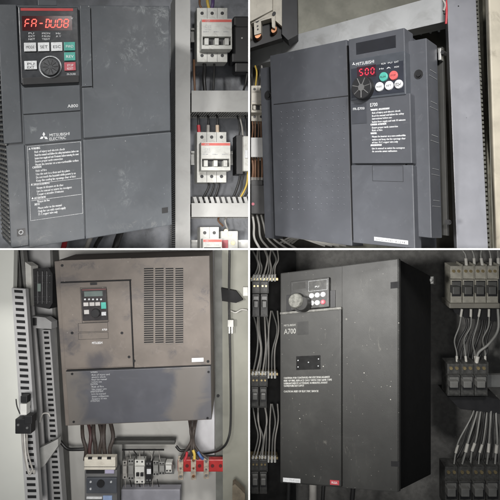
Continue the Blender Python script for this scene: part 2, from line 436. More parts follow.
for a in ((24.2, 42.6, 36.2, 51.4, btn, 'MODE'), (38.2, 42.4, 49.4, 51.2, btn, 'SET'), (51.4, 42.2, 62.4, 51, btn, 'ESC'), (64.2, 42, 75.2, 50.6, teal, 'FWD'), (64.4, 52.2, 75.4, 60.6, teal, 'REV'), (64.6, 62.2, 75.8, 70.6, redbtn, 'STOP/RESET'), (24.6, 60.8, 37, 69.4, btn, 'PU/EXT')):
    button(FT, a[0], a[1], a[2], a[3], w-.0004, .013, a[4], a[5], dark_ink if a[4] is btn else white_ink, kp)
dial_m = mat('dial_grey', (.05, .052, .055), .5, var=.3, vs=150)
dl = part('dial', MB().cyl(FT, 50.4, 66.8, 9.4, w, .019, 40, .93, .001), dial_m, kp)
part('dial_ring', MB().ring(FT, 50.4, 66.8, 10.2, 11.3, w-.0003, .012, 40), grey_ink, kp)
m = MB()
cu, cv = FT.uv(50.4, 66.8, .019); R = FT.px(50.4, 66.8, .019, 7.4)
for i in range(10):
    a = i*math.pi/5; p = [(cu+R*.25*math.cos(a), cv+R*.25*math.sin(a)), (cu+R*math.cos(a), cv+R*math.sin(a))]
    m.tube([FT.pt(*p[0], .019), FT.pt(*p[1], .019)], .0006, 5)
part('dial_groove', m, black, dl)

# --- breakers
mcb_white = mat('breaker_off_white', (.52, .52, .49), .45, var=.08, vs=40, dust=[((.30, .28, .25), 60, .5, .72, .55)])
mcb_red = mat('breaker_red_stripe', (.55, .10, .08), .45)
def mcb(F, x0, y0, x1, y1, w0, d1, d2, poles, label, group=None, m_=None, stripe=True, ft=.20, fb=.24, shift=0, txt=True, tog=None, up=False):
    """miniature breaker: stepped body, nose, toggles, terminals"""
    m_ = m_ or mcb_white; W = x1-x0; H = y1-y0
    root = thing('circuit_breaker', label, 'breaker', F.p((x0+x1)/2, y1, w0), group)
    part('case', MB().box(F, x0, y0, x1, y1, w0, w0+d1, .0012), m_, root)
    nx0 = x0+shift; nx1 = x1+shift; ny0 = y0+H*ft; ny1 = y1-H*fb; wn = w0+d2
    nose = part('front', MB().box(F, nx0, ny0, nx1, ny0+(ny1-ny0)*.59, w0+d1, wn, .001).box(F, nx0, ny0+(ny1-ny0)*.87, nx1, ny1, w0+d1, wn, .001)
                .box(F, nx0, ny0+(ny1-ny0)*.5, nx0+1, ny1, w0+d1, wn-.0006, 0).box(F, nx1-1, ny0+(ny1-ny0)*.5, nx1, ny1, w0+d1, wn-.0006, 0), m_, root)
    part('toggle_recess', MB().box(F, nx0+.6, ny0+(ny1-ny0)*.48, nx1-.6, ny0+(ny1-ny0)*.88, w0+d1, w0+d1+(d2-d1)*.5, 0), black, root)
    if stripe:
        part('red_stripe', MB().box(F, nx0+.3, ny0+.9, nx1-.3, ny0+3.4, wn-.0003, wn+.0004, 0), mcb_red, nose)
    m = MB(); hN = (ny1-ny0)
    for k in range(poles): m.box(F, nx0+W*(k+.15)/poles, ny0+hN*.42, nx0+W*(k+.7)/poles, ny0+hN*.445, wn-.0002, wn+.0003, 0)
    if txt:
        m.text(F, 'ABB', nx0+W*.12, ny0+3.1, nx0+W*.28, ny0+1.3, wn+.0007)
        m.text(F, 'C32', nx0+W*.1, ny0+hN*.3, nx0+W*.32, ny0+hN*.22, wn+.0004); m.text(F, '400V', nx0+W*.1, ny0+hN*.38, nx0+W*.32, ny0+hN*.33, wn+.0004)
    part('marking', m, grey_ink, nose)
    for k in range(poles):
        cx = nx0+W*(k+.5)/poles; tw = W/poles*.2
        part('toggle', MB().box(F, cx-tw, ny0+hN*.64, cx+tw, ny0+hN*.86, w0+d1, wn+.004, .001), tog or m_, root)
        cx = x0+W*(k+.5)/poles
        for yy in (y0+H*ft*.5, y1-H*fb*.5):
            part('terminal', MB().cyl(F, cx, yy, min(1.7, W/poles*.2), w0+d1-.001, w0+d1+.0004, 14), black, root)
    m = MB()
    for k in range(1, poles):
        cx = x0+W*k/poles; m.box(F, cx-.15, y0, cx+.15, y0+H*ft, w0+d1-.0001, w0+d1+.0003, 0); m.box(F, cx-.15, y1-H*fb, cx+.15, y1, w0+d1-.0001, w0+d1+.0003, 0)
    if poles > 1: part('pole_gap', m, dark_ink, root)
    return root
mcb(WT, 197, 7.8, 227.4, 62, .012, .035, .062, 3, 'upper white three-pole breaker with red stripe in the bay of the FA-DU08 drive', None, shift=4.6)
mcb(WT, 197, 132, 226.4, 182.5, .012, .035, .062, 3, 'lower white three-pole breaker with red stripe, fed by red, white and cream sleeves', None, shift=4)
mcb(WT, 200, 227, 219, 262, .012, .035, .062, 2, 'two-pole white breaker partly cut off at the bottom below the slotted duct', None, shift=3, ft=.33)
rail_m = mat('zinc_rail', (.3, .3, .29), .35, .8)
for y, n_, l_ in ((35, 0, 'DIN rail carrying the upper red-striped breaker'), (158, 0, 'DIN rail carrying the lower red-striped breaker'), (247, 0, 'DIN rail under the cut-off two-pole breaker')):
    solo('mounting_rail', MB().box(WT, 191, y-5, 262, y+5, 0, .004, 0).box(WT, 191, y-7, 262, y-5, .004, .012, 0).box(WT, 191, y+5, 262, y+7, .004, .012, 0), rail_m, l_, 'rail')
r = thing('contactor', 'black contactor half visible right of the upper red-striped breaker', 'contactor', WT.p(245, 70, .01))
part('case', MB().box(WT, 232, 26, 270, 62, .012, .05, .004), black, r); part('head', MB().box(WT, 234, 16, 270, 30, .012, .042, .004).box(WT, 235, 58, 270, 72, .012, .042, .004), black, r)
part('terminal_screw', MB().cyl(WT, 242, 38, .8, .05, .0515), steel, r)
r = thing('relay', 'cream relay with black flank at the right edge beside the lower red-striped breaker', 'relay', WT.p(246, 172, .01))
part('case', MB().box(WT, 243.5, 136, 262, 171, .012, .06, .002), mcb_white, r); part('flank', MB().box(WT, 236.5, 135, 243.2, 174, .012, .05, .001), black, r)
part('toggle', MB().box(WT, 245, 150, 248, 158, .06, .064, .001), btn, r)
r = thing('terminal_block', 'cream and red terminal block beside the cut-off two-pole breaker', 'terminal block', WT.p(229, 262, .01))
part('case', MB().box(WT, 221, 231, 238, 262, .012, .045, .002), mcb_white, r); part('marker', MB().box(WT, 221, 240, 228, 262, .045, .048, .0005), redbtn, r)
for x, y in ((226, 231), (230, 234), (233, 243)): part('terminal', MB().cyl(WT, x, y, 2, .045, .047), brass, r)
Wb = mat('wire_black', (.014, .014, .014), .45); Wp = mat('wire_purple', (.08, .05, .14), .5); Wo = mat('wire_brown', (.14, .07, .035), .5)
Ww = mat('wire_grey', (.30, .29, .27), .5); Wr = mat('wire_red', (.40, .03, .04), .5); Wy = mat('wire_yellow', (.5, .35, .06), .5); Wbl = mat('wire_blue', (.05, .10, .25), .5); Wwh = mat('wire_white', (.50, .49, .46), .5)
def wp(F, L): return [F.p(*a) for a in L]
G = 'wires at the breakers beside the FA-DU08 drive'
for L_, r_, m_, lb in (([(200, -5, .02), (200.5, 3, .03), (202, 9, .03)], .0035, Wo, 'brown wire entering the top of the upper breaker, left pole'),
                    ([(207, -5, .02), (208, 3, .03), (209, 9, .03)], .0045, Wy, 'yellowish wire entering the top middle of the upper breaker'),
                    ([(213, -5, .02), (213, 3, .03), (212, 9, .03)], .006, Wp, 'purple wire entering the top of the upper breaker'),
                    ([(194, 60, .02), (193.5, 75, .03), (195, 92, .03)], .0035, Wo, 'tan wire dropping left of the upper breaker'),
                    ([(204, 60, .025), (203.5, 68, .034), (203, 80, .04), (205, 92, .04)], .0055, Wb, 'thick black wire with grey sleeve below the upper breaker'),
                    ([(214.5, 60, .025), (215, 70, .035), (213, 82, .04), (213, 92, .04)], .0035, Wb, 'thin black wire with red end below the upper breaker'),
                    ([(243, 92, .02), (246, 82, .03), (249, 72, .03), (252, 66, .03)], .003, Wb, 'black wire rising from duct toward the black contactor')):
    wire(wp(WT, L_), r_, m_, lb, None)
for i, (x, m_, lb) in enumerate(((198.5, Wr, 'red'), (207.5, Ww, 'grey'), (217, mat('wire_cream', (.5, .40, .30), .5), 'cream'))):
    wire(wp(WT, [(x-1, 112, .02), (x, 118, .04), (x+.5, 133, .04)]), .0030, Wb, 'black wire with %s sleeve entering the top of the lower breaker' % lb, None, tips=[-1], tipm=m_, tipr=1.8, tiplen=.022)
for i, x in enumerate((204, 209.5, 215)):
    wire(wp(WT, [(x+4, 181, .035), (x+3.5, 187, .042), (x-1, 197, .04), (x-5, 203, .03)]), .0032, Wb, 'black wire slanting from the lower breaker into the slotted duct', 'black wires below the lower breaker')
for i, x in enumerate((204, 210)): part('x', MB(), black, None) if 0 else None
for i in range(4):
    x = 236+i*4
    wire(wp(WT, [(x, 111, .02), (x+1+i*.5, 118, .03), (x+3, 128, .035), (x+3, 136, .035)]), .0026, (Wb, Ww, Wb, Wy)[i], 'thin wire hanging below the upper duct, %s' % ('nearest the lower breaker', 'pale and second from the breaker', 'black and third from the breaker', 'yellow at the edge')[i], None)
for i in range(4):
    x = 238+i*3.5
    wire(wp(WT, [(x+3, 170, .04), (x+2, 180, .045), (x-1, 190, .045), (x-6, 200, .04)]), .003, (Wb, Wb, Wy, Wb)[i], 'dark wire leaving the bottom of the cream relay' if i != 2 else 'yellow wire leaving the bottom of the cream relay', 'wires under the cream relay')
for L_, m_, lb in (([(223, 226, .03), (219, 219, .04), (221, 214, .03)], Wo, 'brown wire above the cut-off terminal block'), ([(228, 230, .04), (226, 221, .05), (228, 214, .03)], Ww, 'pale wire above the cut-off terminal block')):
    wire(wp(WT, L_), .003, m_, lb, None)
FL = flat(1.3)
for L_, r_, m_, lb in (([(58, 262, 0), (62, 248, 0), (66, 236, -.03)], .008, Wr, 'red cable emerging below the FA-DU08 drive'),
                    ([(82, 268, 0), (86, 250, 0), (92, 234, -.03)], .007, Ww, 'grey cable below the middle of the FA-DU08 drive'),
                    ([(112, 262, 0), (115, 244, 0), (122, 228, -.03)], .008, Wb, 'black cable below the FA-DU08 drive'),
                    ([(100, 262, 0), (96, 248, 0), (104, 232, -.03)], .006, Wb, 'thinner black cable below the FA-DU08 drive')):
    wire(wp(FL, L_), r_, m_, lb, None, name='cable', cat='cable')

# ================================================================== TOP RIGHT BAY
BAY = 'TR'
plaster = mat('stained_plaster', (.46, .455, .39), .8, var=.14, vs=10, dust=[((.30, .30, .255), 14, .5, .75, .5)], specks=[((.07, .07, .06), 38, .12, .7), ((.5, .48, .4), 50, .15, .6)], bump=.2)
struct('back_wall', MB().boxl(flat(1.74), 0.0, .0036, 1.09, .99, -.01, 0), plaster)
FR = quad_frame([(272, 55), (409, 26), (415, 252), (277, 234)], 1.03, (.67, .74, .02))
body_tr = mat('blue_grey_plastic', (.058, .0615, .071), .5, var=.08, vs=8, dust=[((.082, .088, .10), 12, .5, .75, .5), ((.115, .12, .13), 55, .58, .75, .4), ((.05, .054, .062), 20, .55, .72, .5)], specks=[((.4, .42, .45), 120, .06, .6)], bump=.06)
dark_tr = mat('dark_grey_plastic', (.036, .039, .047), .5, var=.1)
beam_m = mat('painted_steel', (.215, .219, .24), .38, var=.1, vs=6, dust=[((.16, .165, .185), 9, .48, .72, .7), ((.27, .275, .29), 30, .58, .75, .4)], specks=[((.04, .04, .04), 30, .06, .9)])
inv = thing('inverter_drive', 'blue-grey inverter drive tilted in its bay with red 500 on its display', 'inverter', FR.p(345, 246, -.05))
u_a, v_a = FR.uv(272, 55); u_b, v_b = FR.uv(415, 250)
part('housing', MB().boxl(FR, FR.uv(274, 150)[0], FR.uv(345, 243)[1], FR.uv(404, 150)[0], FR.uv(345, 41)[1], -.16, -.004, .002), dark_tr, inv)
lc = part('left_cover', MB().box(FR, 272.3, 47, 349.4, 240.4, -.05, 0, .002), body_tr, inv)
part('cover_seam', MB().box(FR, 273.5, 99.7, 348.2, 100.5, -.0002, .0006, 0).box(FR, 349.3, 45, 350.2, 240, -.004, .0012, 0), gap, lc)
m = MB()
for r_ in range(17):
    for c in range(12):
        if random.random() < .14: continue
        x = 281+c*5.7; y = 109+r_*6.3-(x-310)*.11*(1-(r_/12))
        m.cyl(FR, x+random.uniform(-.3, .3), y+random.uniform(-.3, .3), random.uniform(.32, .6), -.0002, .0016, 8, .45)
part('dimple', m, mat('dimple_pale', (.12, .125, .14), .3), lc)
part('left_flange', MB().box(FR, 262.5, 67, 271.5, 238, -.065, -.025, .0015), body_tr, inv)
part('flange_screw', MB().cyl(FR, 267.8, 95.3, 3.4, -.026, -.024, 20).cyl(FR, 267.8, 95.3, 1.7, -.024, -.0215, 12), black, inv)
# centre column
w = .012
cc = part('head_cover', MB().box(FR, 348.6, 33.4, 404.8, 60, -.03, w, .002), body_tr, inv)
part('blank_window', MB().box(FR, 356, 39, 396, 51, w-.0002, w+.0006, .0003), mat('window_black', (.015, .016, .02), .35), cc)
kp = part('keypad', MB().box(FR, 349.8, 55.4, 405.6, 97.5, -.02, w+.004, .002), mat('keypad_grey', (.05, .056, .066), .4, var=.1), inv)
part('keypad_face', MB().box(FR, 351.2, 64.6, 404, 95, w+.0035, w+.0046, .0004), mat('keypad_navy', (.022, .025, .034), .35), kp)
wk = w+.0046
m = MB(); m.text(FR, 'MITSUBISHI', 356, 64.3, 374, 61.2, w+.0044)
for a in (90, 210, 330): diamond(m, FR, 353.6, 64.0, a, 1.7, w+.0044)
for k, (x, t) in enumerate(((383, 'RUN'), (389.5, 'PU'), (396, 'EXT'))): m.text(FR, t, x-1.6, 64.4-k*.9, x+2.6, 62.8-k*.9, wk+.0002)
for k, (x, t) in enumerate(((381, 'Hz'), (388, 'A'), (396, 'MON'))): m.text(FR, t, x-1.6, 69.4-k*.9, x+2.8, 67.8-k*.9, wk+.0002)
part('keypad_lettering', m, white_ink, kp)
part('display_window', MB().box(FR, 357, 65.8, 376, 77.3, wk-.0002, wk+.0003, 0), mat('display_glass_b', (.03, .012, .018), .15), kp)
m = MB()
for s_, x, y in (('afgcd', 359.4, 69.2), ('abcdef', 365.1, 68.5), ('abcdef', 370.8, 67.8)): seg7(m, FR, s_, x, y, 3.0, 6.2, wk+.0008, .9, .3)
part('display_digits', m, led_dim, kp)
dl = part('dial', MB().cyl(FR, 361, 87.3, 10.4, wk, wk+.012, 40, .94, .001), black, kp)
m = MB(); wd = wk+.012; cu, cv = FR.uv(361, 87.3, wd); R = FR.px(361, 87.3, wd, 9)
for i in range(7):
    a = i*2*math.pi/7+.2; m.tube([FR.pt(cu+R*.3*math.cos(a), cv+R*.3*math.sin(a), wd), FR.pt(cu+R*.98*math.cos(a), cv+R*.98*math.sin(a), wd)], .0012, 6)
m.cyl(FR, 361, 87.3, 3, wd-.001, wd+.001, 20); part('dial_spoke', m, mat('dial_spoke', (.09, .09, .09), .4), dl)
for x, y, b_, t in ((383, 76.6, teal, 'RUN'), (393, 75.2, mat('coral_button', (.5, .09, .09), .4), 'STOP'), (379, 86.6, btn, 'MODE'), (388.6, 85.4, btn, 'SET'), (398.2, 84, btn, 'PU/EXT')):
    b = part('button', MB().cyl(FR, x, y, 4.3, wk-.0003, wk+.003, 24, .93, .0006), b_, kp)
    m = MB()
    for k, q in enumerate(t.split('/')): m.text(FR, q, x-2.6, y+.9+k*1.8-(.6 if '/' in t else 0), x+2.6, y-.8+k*1.8-(.6 if '/' in t else 0), wk+.0034)
    part('button_lettering', m, dark_ink, b)
lb = part('label_cover', MB().box(FR, 351, 96.2, 411.2, 163.4, -.02, w+.002, .002), body_tr, inv)
wl = w+.0023
part('rating_plate', MB().box(FR, 351.6, 103.2, 366.6, 123.6, wl-.0002, wl+.0005, .0003), dark_tr, lb)
m = MB(); m.text(FR, 'FR-E700', 353, 109.8, 364.5, 107.4, wl+.0008)
m.text(FR, 'E700', 370.2, 106.4, 377.5, 102.8, wl)
L = ['WARNING  AVERTISSEMENT', '>Risk of injury and electric shock', '>Read the manual and follow the safety', '>instructions before use', '>Isolate from supply and wait 10 minutes', 'CAUTION  ATTENTION', '>Ensure proper earth connection', '>Risk of fire', 'WARNING', '>Mount the inverter on a non-combustible', '>surface and keep the fan openings clear', '>of dust. 75 C copper wire only', 'AVERTISSEMENT', '>Lire le manuel et suivre les consignes', '>de securite avant utilisation']
for i, t in enumerate(L):
    ind = 1.5 if t[0] == '>' else 0; t = t.lstrip('>'); x0 = 370.5+ind; x1 = x0+min(33.5, len(t)*.86); y = 110.6+i*2.95
    sl = -.06*(1-i/13)
    xm = (x0+x1)/2; dy = sl*(xm-371)
    for q in (0, .15): m.text(FR, t, x0+q, y+dy, x1+q, y-1.85+dy, wl)
    if not ind: m.text(FR, t, x0+.3, y+dy, x1+.3, y-1.85+dy, wl)
part('warning_label', m, white_ink, lb)
lo = part('terminal_cover', MB().box(FR, 352.2, 165, 414, 246.4, -.02, w, .002), body_tr, inv)
m = MB(); m.rect(FR, 372.3, 165.6, 403.2, 181.4, w+.0003, .0007); part('access_flap', m, gap, lo)
m = MB().box(FR, 374.2, 238.7, 408, 242.6, w-.0002, w+.0004, 0); sk = part('serial_sticker', m, btn, lo)
part('sticker_lettering', MB().text(FR, 'Serial  E740  A1234', 376, 241.9, 405, 240, w+.0006), dark_ink, sk)
fl = part('right_flange', MB().box(FR, 406.2, 39.6, 429, 236.5, -.062, -.007, .0015), body_tr, inv)
fu = FR.uv(429, 140, -.007)[0]
part('flange_screw', MB().cyl(FR, 418.4, 74.2, 4.4, -.0075, -.006, 20).cyl(FR, 418.4, 74.2, 2.2, -.006, -.003, 12), black, inv)
m = MB()
for y in (68, 100, 134, 168, 200):
    v = FR.uv(429, y, -.007)[1]
    m.boxl(FR, fu-.001, v, fu+.0008, v+.0012, -.052, -.022); m.boxl(FR, fu-.001, v-.012, fu+.0008, v-.011, -.056, -.016)
part('side_ridge', m, mat('ridge_grey', (.2, .205, .21), .5), fl)
# bracket behind the flange
FRB = Frame(FR.O, FR.U, FR.V, FR.W)
r = thing('mounting_bracket', 'small grey bracket with screw right of the blue-grey drive near its top', 'bracket', FR.p(441, 60, -.075))
part('plate', MB().box(FRB, 436, 47, 445, 235, -.085, -.075, .001), mat('bracket_dark', (.022, .022, .02), .6), r)
part('clip', MB().box(FRB, 438, 48, 441, 60, -.075, -.062, .001), steel, r); part('bolt', MB().cyl(FRB, 442.5, 52, 2, -.075, -.06, 16), black, r)
part('lower_bolt', MB().cyl(FRB, 447, 222, 2.5, -.075, -.064, 16), black, r)
# beam, pillar
bt = thing('cross_beam', 'pale blue-grey steel beam sloping up behind the 500 display drive', 'beam', FR.p(330, 40, -.13))
_a = at(250, 57, 1.60); _b = at(446, 6, 1.26)
FB = Frame(_a, _b-_a, (0, 0, 1), Vector((_b-_a)).cross(Vector((0, 0, 1))))
part('web', MB().poly(FB, [(250.8, 47.3), (446.5, -6.8), (446.5, 21.2), (250.8, 65.8)], -.045, 0), mat('worn_pale_steel', (.40, .41, .415), .4, var=.1, vs=9, dust=[((.27, .27, .265), 14, .5, .72, .6), ((.5, .5, .5), 40, .6, .75, .4)], specks=[((.06, .06, .06), 40, .07, .9)]), bt)
FP = quad_frame([(447, 0), (476.3, 0), (488.6, 250), (457, 250)], 1.13, (.3, .9, -.05))
r = thing('steel_pillar', 'wide pale blue-grey steel pillar right of the 500 display drive', 'pillar', FP.p(472, 249, -.02))
part('web', MB().boxl(FP, 0, .002, FP.uv(482, 125)[0], FP.uv(462, -14)[1], -.004, 0, .001), beam_m, r)
part('return_flange', MB().boxl(FP, 0, .002, .003, FP.uv(462, -14)[1], -.09, -.0045), beam_m, r)
part('screw', MB().cyl(FP, 458.5, 6, .7, 0, .001, 8), black, r)
m = MB()
ue = FP.uv(482, 125)[0]
for i in range(60):
    v = .01+i*.011; m.boxl(FP, ue+.0006, v, ue+.008, v+.0065, -.03, -.024)
part('slotted_edge', m, mat('edge_olive', (.10, .10, .085), .6), r)
FQ = quad_frame([(481, 0), (489, 0), (497, 250), (488, 250)], 1.2, (.1, 1, 0))
solo('door_seal', MB().boxl(FQ, .004, .003, FQ.uv(489.5, 125)[0], FQ.uv(485, -20)[1], -.03, 0, .003), mat('olive_rubber', (.075, .07, .05), .6, var=.3, vs=30), 'narrow olive rubber seal strip beside the wide pillar', 'seal')
FQ = quad_frame([(488.5, 0), (520, 0), (526, 250), (496.5, 250)], 1.17, (.1, 1, 0))
solo('door_panel', MB().boxl(FQ, 0, .003, FQ.uv(530, 125)[0], FQ.uv(505, -30)[1], -.02, 0, .004), mat('cream_paint', (.50, .46, .37), .55, var=.1, vs=14, dust=[((.25, .22, .17), 25, .55, .75, .5)]), 'cream painted door edge at the far right of the upper right bay', 'door')
solo('shadow_gap_plate', MB().boxl(flat(1.36), .30, .0045, .70, .70, -.004, 0), mat('recess_brown', (.045, .04, .03), .7, var=.3, vs=12), 'dark brown recess plate between the 500 display drive and the pillar', 'plate') if 0 else None
_ss = solo('side_sheet', MB().poly(flat(1.37), [(404, 26), (462, 14), (470, 249.2), (404, 249.2)], -.004, 0), mat('gap_shade_olive', (.045, .040, .030), .6, var=.3, vs=12), 'dark olive sheet standing in for the shaded gap between the 500 display drive and the pillar', 'metal sheet')  # dark sheet paints the shade of the gap behind the flange
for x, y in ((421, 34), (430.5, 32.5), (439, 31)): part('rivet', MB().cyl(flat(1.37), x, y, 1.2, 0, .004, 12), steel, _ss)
for L_, m_, lb in (([(444, -6, 0), (445, 4, 0), (444.5, 14, 0)], Wb, 'black wire squeezed between sloping beam and pillar'), ([(446, 0, 0), (445, 12, .003), (446, 24, .003)], Wr, 'red wire squeezed between sloping beam and pillar'), ([(443, 0, 0), (446, 6, .004), (443.5, 11, .004)], Ww, 'grey wire squeezed between sloping beam and pillar')):
    wire(wp(flat(1.15), L_), .0028, m_, lb, None)
# left strip of the bay
FW = quad_frame([(249, 20), (300, 8), (300, 245), (249, 243)], 1.5, (.35, .9, 0))
FWo = Frame(FW.O, FW.U, FW.V, (-.1, -1, 0))
solo('mounting_plate', MB().poly(flat(1.66), [(250.6, 60), (300, 45), (330, 100), (330, 249), (250.6, 249)], -.003, 0), mat('dark_plate', (.06, .055, .045), .6, var=.3, vs=18), 'dark plate carrying the wiring left of the 500 display drive', 'plate')
FC = Frame(at(250, 34, 1.42), (1, .18, .42), (0, 0, 1), (-.15, -1, -.1))
r = thing('power_breaker', 'large cream power breaker with copper screws above the sloping beam', 'breaker', FC.p(268, 34, -.03))
cream = mat('cream_plastic', (.52, .49, .42), .5, var=.08, vs=30, dust=[((.3, .27, .22), 40, .5, .72, .5)])
part('case', MB().poly(FC, [(244, -8), (272.3, -14), (272.3, 10), (244, 21.5)], 0, .03).poly(FC, [(272.6, -14), (281.8, -8), (281.8, 26), (272.6, 18)], -.02, .008), cream, r)
part('terminal_shroud', MB().poly(FC, [(244, 23.8), (272, 11.2), (275, 14), (275, 28.5), (272, 27), (271.5, 18), (261, 21), (261, 33), (254.3, 35), (254, 22.5), (250.7, 23.5), (250.7, 36), (244, 38)], -.01, .022), cream, r)
part('terminal_slot', MB().poly(FC, [(245, 22), (282, 12), (282, 38), (245, 48)], -.05, -.012), black, r)
part('flank', MB().poly(FC, [(281.9, -10), (297, -8), (297.5, 35), (288, 40), (282, 34)], -.06, .0), mat('flank_charcoal', (.03, .031, .034), .5), r)
part('terminal_screw', MB().cyl(FC, 258, 34.5, 3.2, -.01, .016, 14).cyl(FC, 274, 29.5, 2.8, -.01, .012, 14), copper, r)
part('mounting_hole', MB().cyl(FC, 257.2, 20.3, 2, .022, .0235, 14).cyl(FC, 274, 13.6, 1.9, .022, .0245, 14).cyl(FC, 257.6, 26, .8, .022, .0235, 10).cyl(FC, 257.8, 29.3, .8, .022, .0235, 10), black, r)
FS = flat(1.5, (-.15, -1, .05))
mcb(FS, 251.2, 85.5, 264.5, 121, 0, .03, .05, 2, 'small white two-pole breaker at the left edge beside the 500 display drive', None, m_=cream, stripe=False, txt=False)
finger_duct(FS, 251, 137.5, 267, 157, .045, mat('duct_white', (.5, .5, .49), .5, var=.06), 'short white wiring duct at the left edge beside the 500 display drive', None, False, .007)
for i in range(4):
    wire(wp(FS, [(252+i*3.2, 66, .02), (252.6+i*3.2, 74, .03), (252+i*3.4, 87, .02)]), .003, (Wb, Wy, Wb, Ww)[i], ('black wire, leftmost above the small two-pole breaker', 'yellow wire above the small two-pole breaker', 'black wire, third above the small two-pole breaker', 'grey wire, rightmost above the small two-pole breaker')[i], None)
brn = mat('wire_tan', (.22, .12, .07), .5)
for i in range(5):
    wire(wp(FS, [(252+i*3.1, 119, .02), (252.6+i*3.1, 128, .03), (252+i*3.1, 139, .02)]), .0025, brn, 'brown wire between the small two-pole breaker and the short white duct', 'brown wires above the short white duct')
for i in range(5):
    wire(wp(FS, [(252+i*3.2, 156, .02), (252.8+i*3.2, 168, .03), (252+i*3.2, 184, .02)]), .0032, brn, 'brown wire hanging below the short white duct', 'brown wires below the short white duct', tips=[-1], tipm=Ww, tiplen=.02)
r = thing('contactor', 'black contactor with pink dot at the left edge below the short white duct', 'contactor', FS.p(258, 215, 0))
part('case', MB().box(FS, 250.8, 185, 267, 214, 0, .04, .002).box(FS, 250.8, 180, 263, 186, 0, .03, .002), black, r); part('indicator', MB().cyl(FS, 253, 204, 1.5, .04, .0415), mat('pink_dot', (.5, .12, .16), .4), r)
part('terminal', MB().cyl(FS, 268, 192, 1.3, .03, .042).cyl(FS, 268, 197, 1.3, .03, .042), steel, r)
for i in range(9):
    x = 252+i*4.2
    wire(wp(FS, [(x, 212, .01), (x+3, 224, .04), (x+2+i*2.2, 238, .05), (x+8+i*5, 249, .05)] if i < 5 else [(260+i*4, 243, .01), (280+i*3, 238, .05), (290+i*7, 246, .05)]), .0034, Wwh, 'off-white wire fanning out below the black contactor and the 500 display drive', 'off-white wires at the foot of the upper right bay')

# ================================================================== BOTTOM LEFT BAY
BAY = 'BL'
cab = mat('cabinet_paint_warm', (.47, .465, .44), .55, var=.07, vs=5, dust=[((.33, .32, .29), 7, .5, .78, .6)], bump=.05)
struct('back_wall', MB().boxl(flat(1.46), -1.09, -.99, -.0036, -.0002, -.01, 0), cab)
FBL = quad_frame([(59, 261), (209, 256), (211.5, 420), (70, 426)], 1.12, (-.02, .99, .1))
def PB(x, y, rx, rz, c, sc, st): return (tuple(FBL.p(x, y)-FBL.p(140, 421, -.05)), (rx, .3, rz), c, sc, st)
BD = (.05, .048, .055)
taupe = mat('dusty_taupe', (.122, .105, .092), .62, patch=[PB(97, 361, .034, .036, BD, 0, .8), PB(71, 338, .02, .05, BD, 18, .9), PB(178, 352, .03, .03, BD, 18, .8), PB(203, 300, .03, .04, BD, 20, .8), PB(127, 312, .02, .03, BD, 20, .7), PB(88, 266, .07, .012, BD, 16, .8), PB(150, 300, .09, .02, (.15, .13, .115), 20, .5), PB(188, 318, .02, .07, (.16, .14, .125), 24, .6)], var=.10, vs=14, dust=[((.145, .124, .106), 9, .45, .72, .55), ((.062, .058, .062), 11, .53, .66, .55), ((.16, .14, .125), 60, .56, .75, .5)], specks=[((.3, .28, .25), 70, .09, .6)], bump=.12)
inv = thing('inverter_drive', 'wide dusty brown inverter drive with louvred right cover and small keypad', 'inverter', FBL.p(140, 421, -.05))
part('housing', MB().box(FBL, 59.6, 258.6, 210.6, 423, -.15, -.004, .002), taupe, inv)
part('top_cover', MB().box(FBL, 59.5, 259.3, 131.4, 280.6, -.004, .003, .001), taupe, inv)
dr = part('left_cover', MB().box(FBL, 62.2, 282, 131.2, 367.6, -.004, .005, .0015), taupe, inv)
rt = part('louvred_cover', MB().box(FBL, 132, 257, 210.3, 366.3, -.004, .003, .0015), taupe, inv)
# lower panel: blue plastic, brown dust left and right
def lower_panel_mat():
    m_ = mat('wiped_blue_panel', (.055, .058, .070), .55, var=.12, vs=10, dust=[((.085, .085, .098), 12, .5, .7, .5)], bump=.1)
    n = m_.node_tree.nodes; l = m_.node_tree.links; b = n['Principled BSDF']; src = b.inputs['Base Color'].links[0].from_socket
    tc = n.new('ShaderNodeTexCoord'); sx = n.new('ShaderNodeSeparateXYZ'); l.new(tc.outputs['Object'], sx.inputs[0])
    nz = n.new('ShaderNodeTexNoise'); nz.inputs['Scale'].default_value = 16; nz.inputs['Detail'].default_value = 6; nz.inputs['Distortion'].default_value = .8; l.new(tc.outputs['Object'], nz.inputs['Vector'])
    ad = n.new('ShaderNodeMath'); ad.operation = 'MULTIPLY_ADD'; ad.inputs[1].default_value = .14; l.new(nz.outputs['Fac'], ad.inputs[0]); l.new(sx.outputs[0], ad.inputs[2])
    cr = n.new('ShaderNodeValToRGB'); e = cr.color_ramp.elements
    mr = n.new('ShaderNodeMapRange'); mr.inputs['From Min'].default_value = -.12; mr.inputs['From Max'].default_value = .28; l.new(ad.outputs[0], mr.inputs['Value']); l.new(mr.outputs[0], cr.inputs[0])
    e[0].position = 0; e[0].color = (.95, .95, .95, 1); e[1].position = 1; e[1].color = (.2, .2, .2, 1)
    for p_, v in ((.13, .75), (.25, .08), (.67, .06), (.75, .8), (.83, .8), (.9, .25)): q = e.new(p_); q.color = (v, v, v, 1)
    mx = n.new('ShaderNodeMix'); mx.data_type = 'RGBA'; l.new(cr.outputs[0], mx.inputs[0]); l.new(src, mx.inputs[6]); mx.inputs[7].default_value = (.125, .113, .10, 1); l.new(mx.outputs[2], b.inputs['Base Color'])
    return m_
lp = part('lower_cover', MB().box(FBL, 67, 369, 211.2, 422.4, -.004, .004, .0015), lower_panel_mat(), inv)
m = MB()
for (a, b) in ((144, 153.4), (155.2, 163.6), (165.6, 173.4), (175.4, 183.2)):
    for i in range(34): y = 268+i*2.23; m.box(FBL, a, y, b, y+1.25, .0025, .0034, 0)
part('louvre', m, gap, rt)
m = MB()
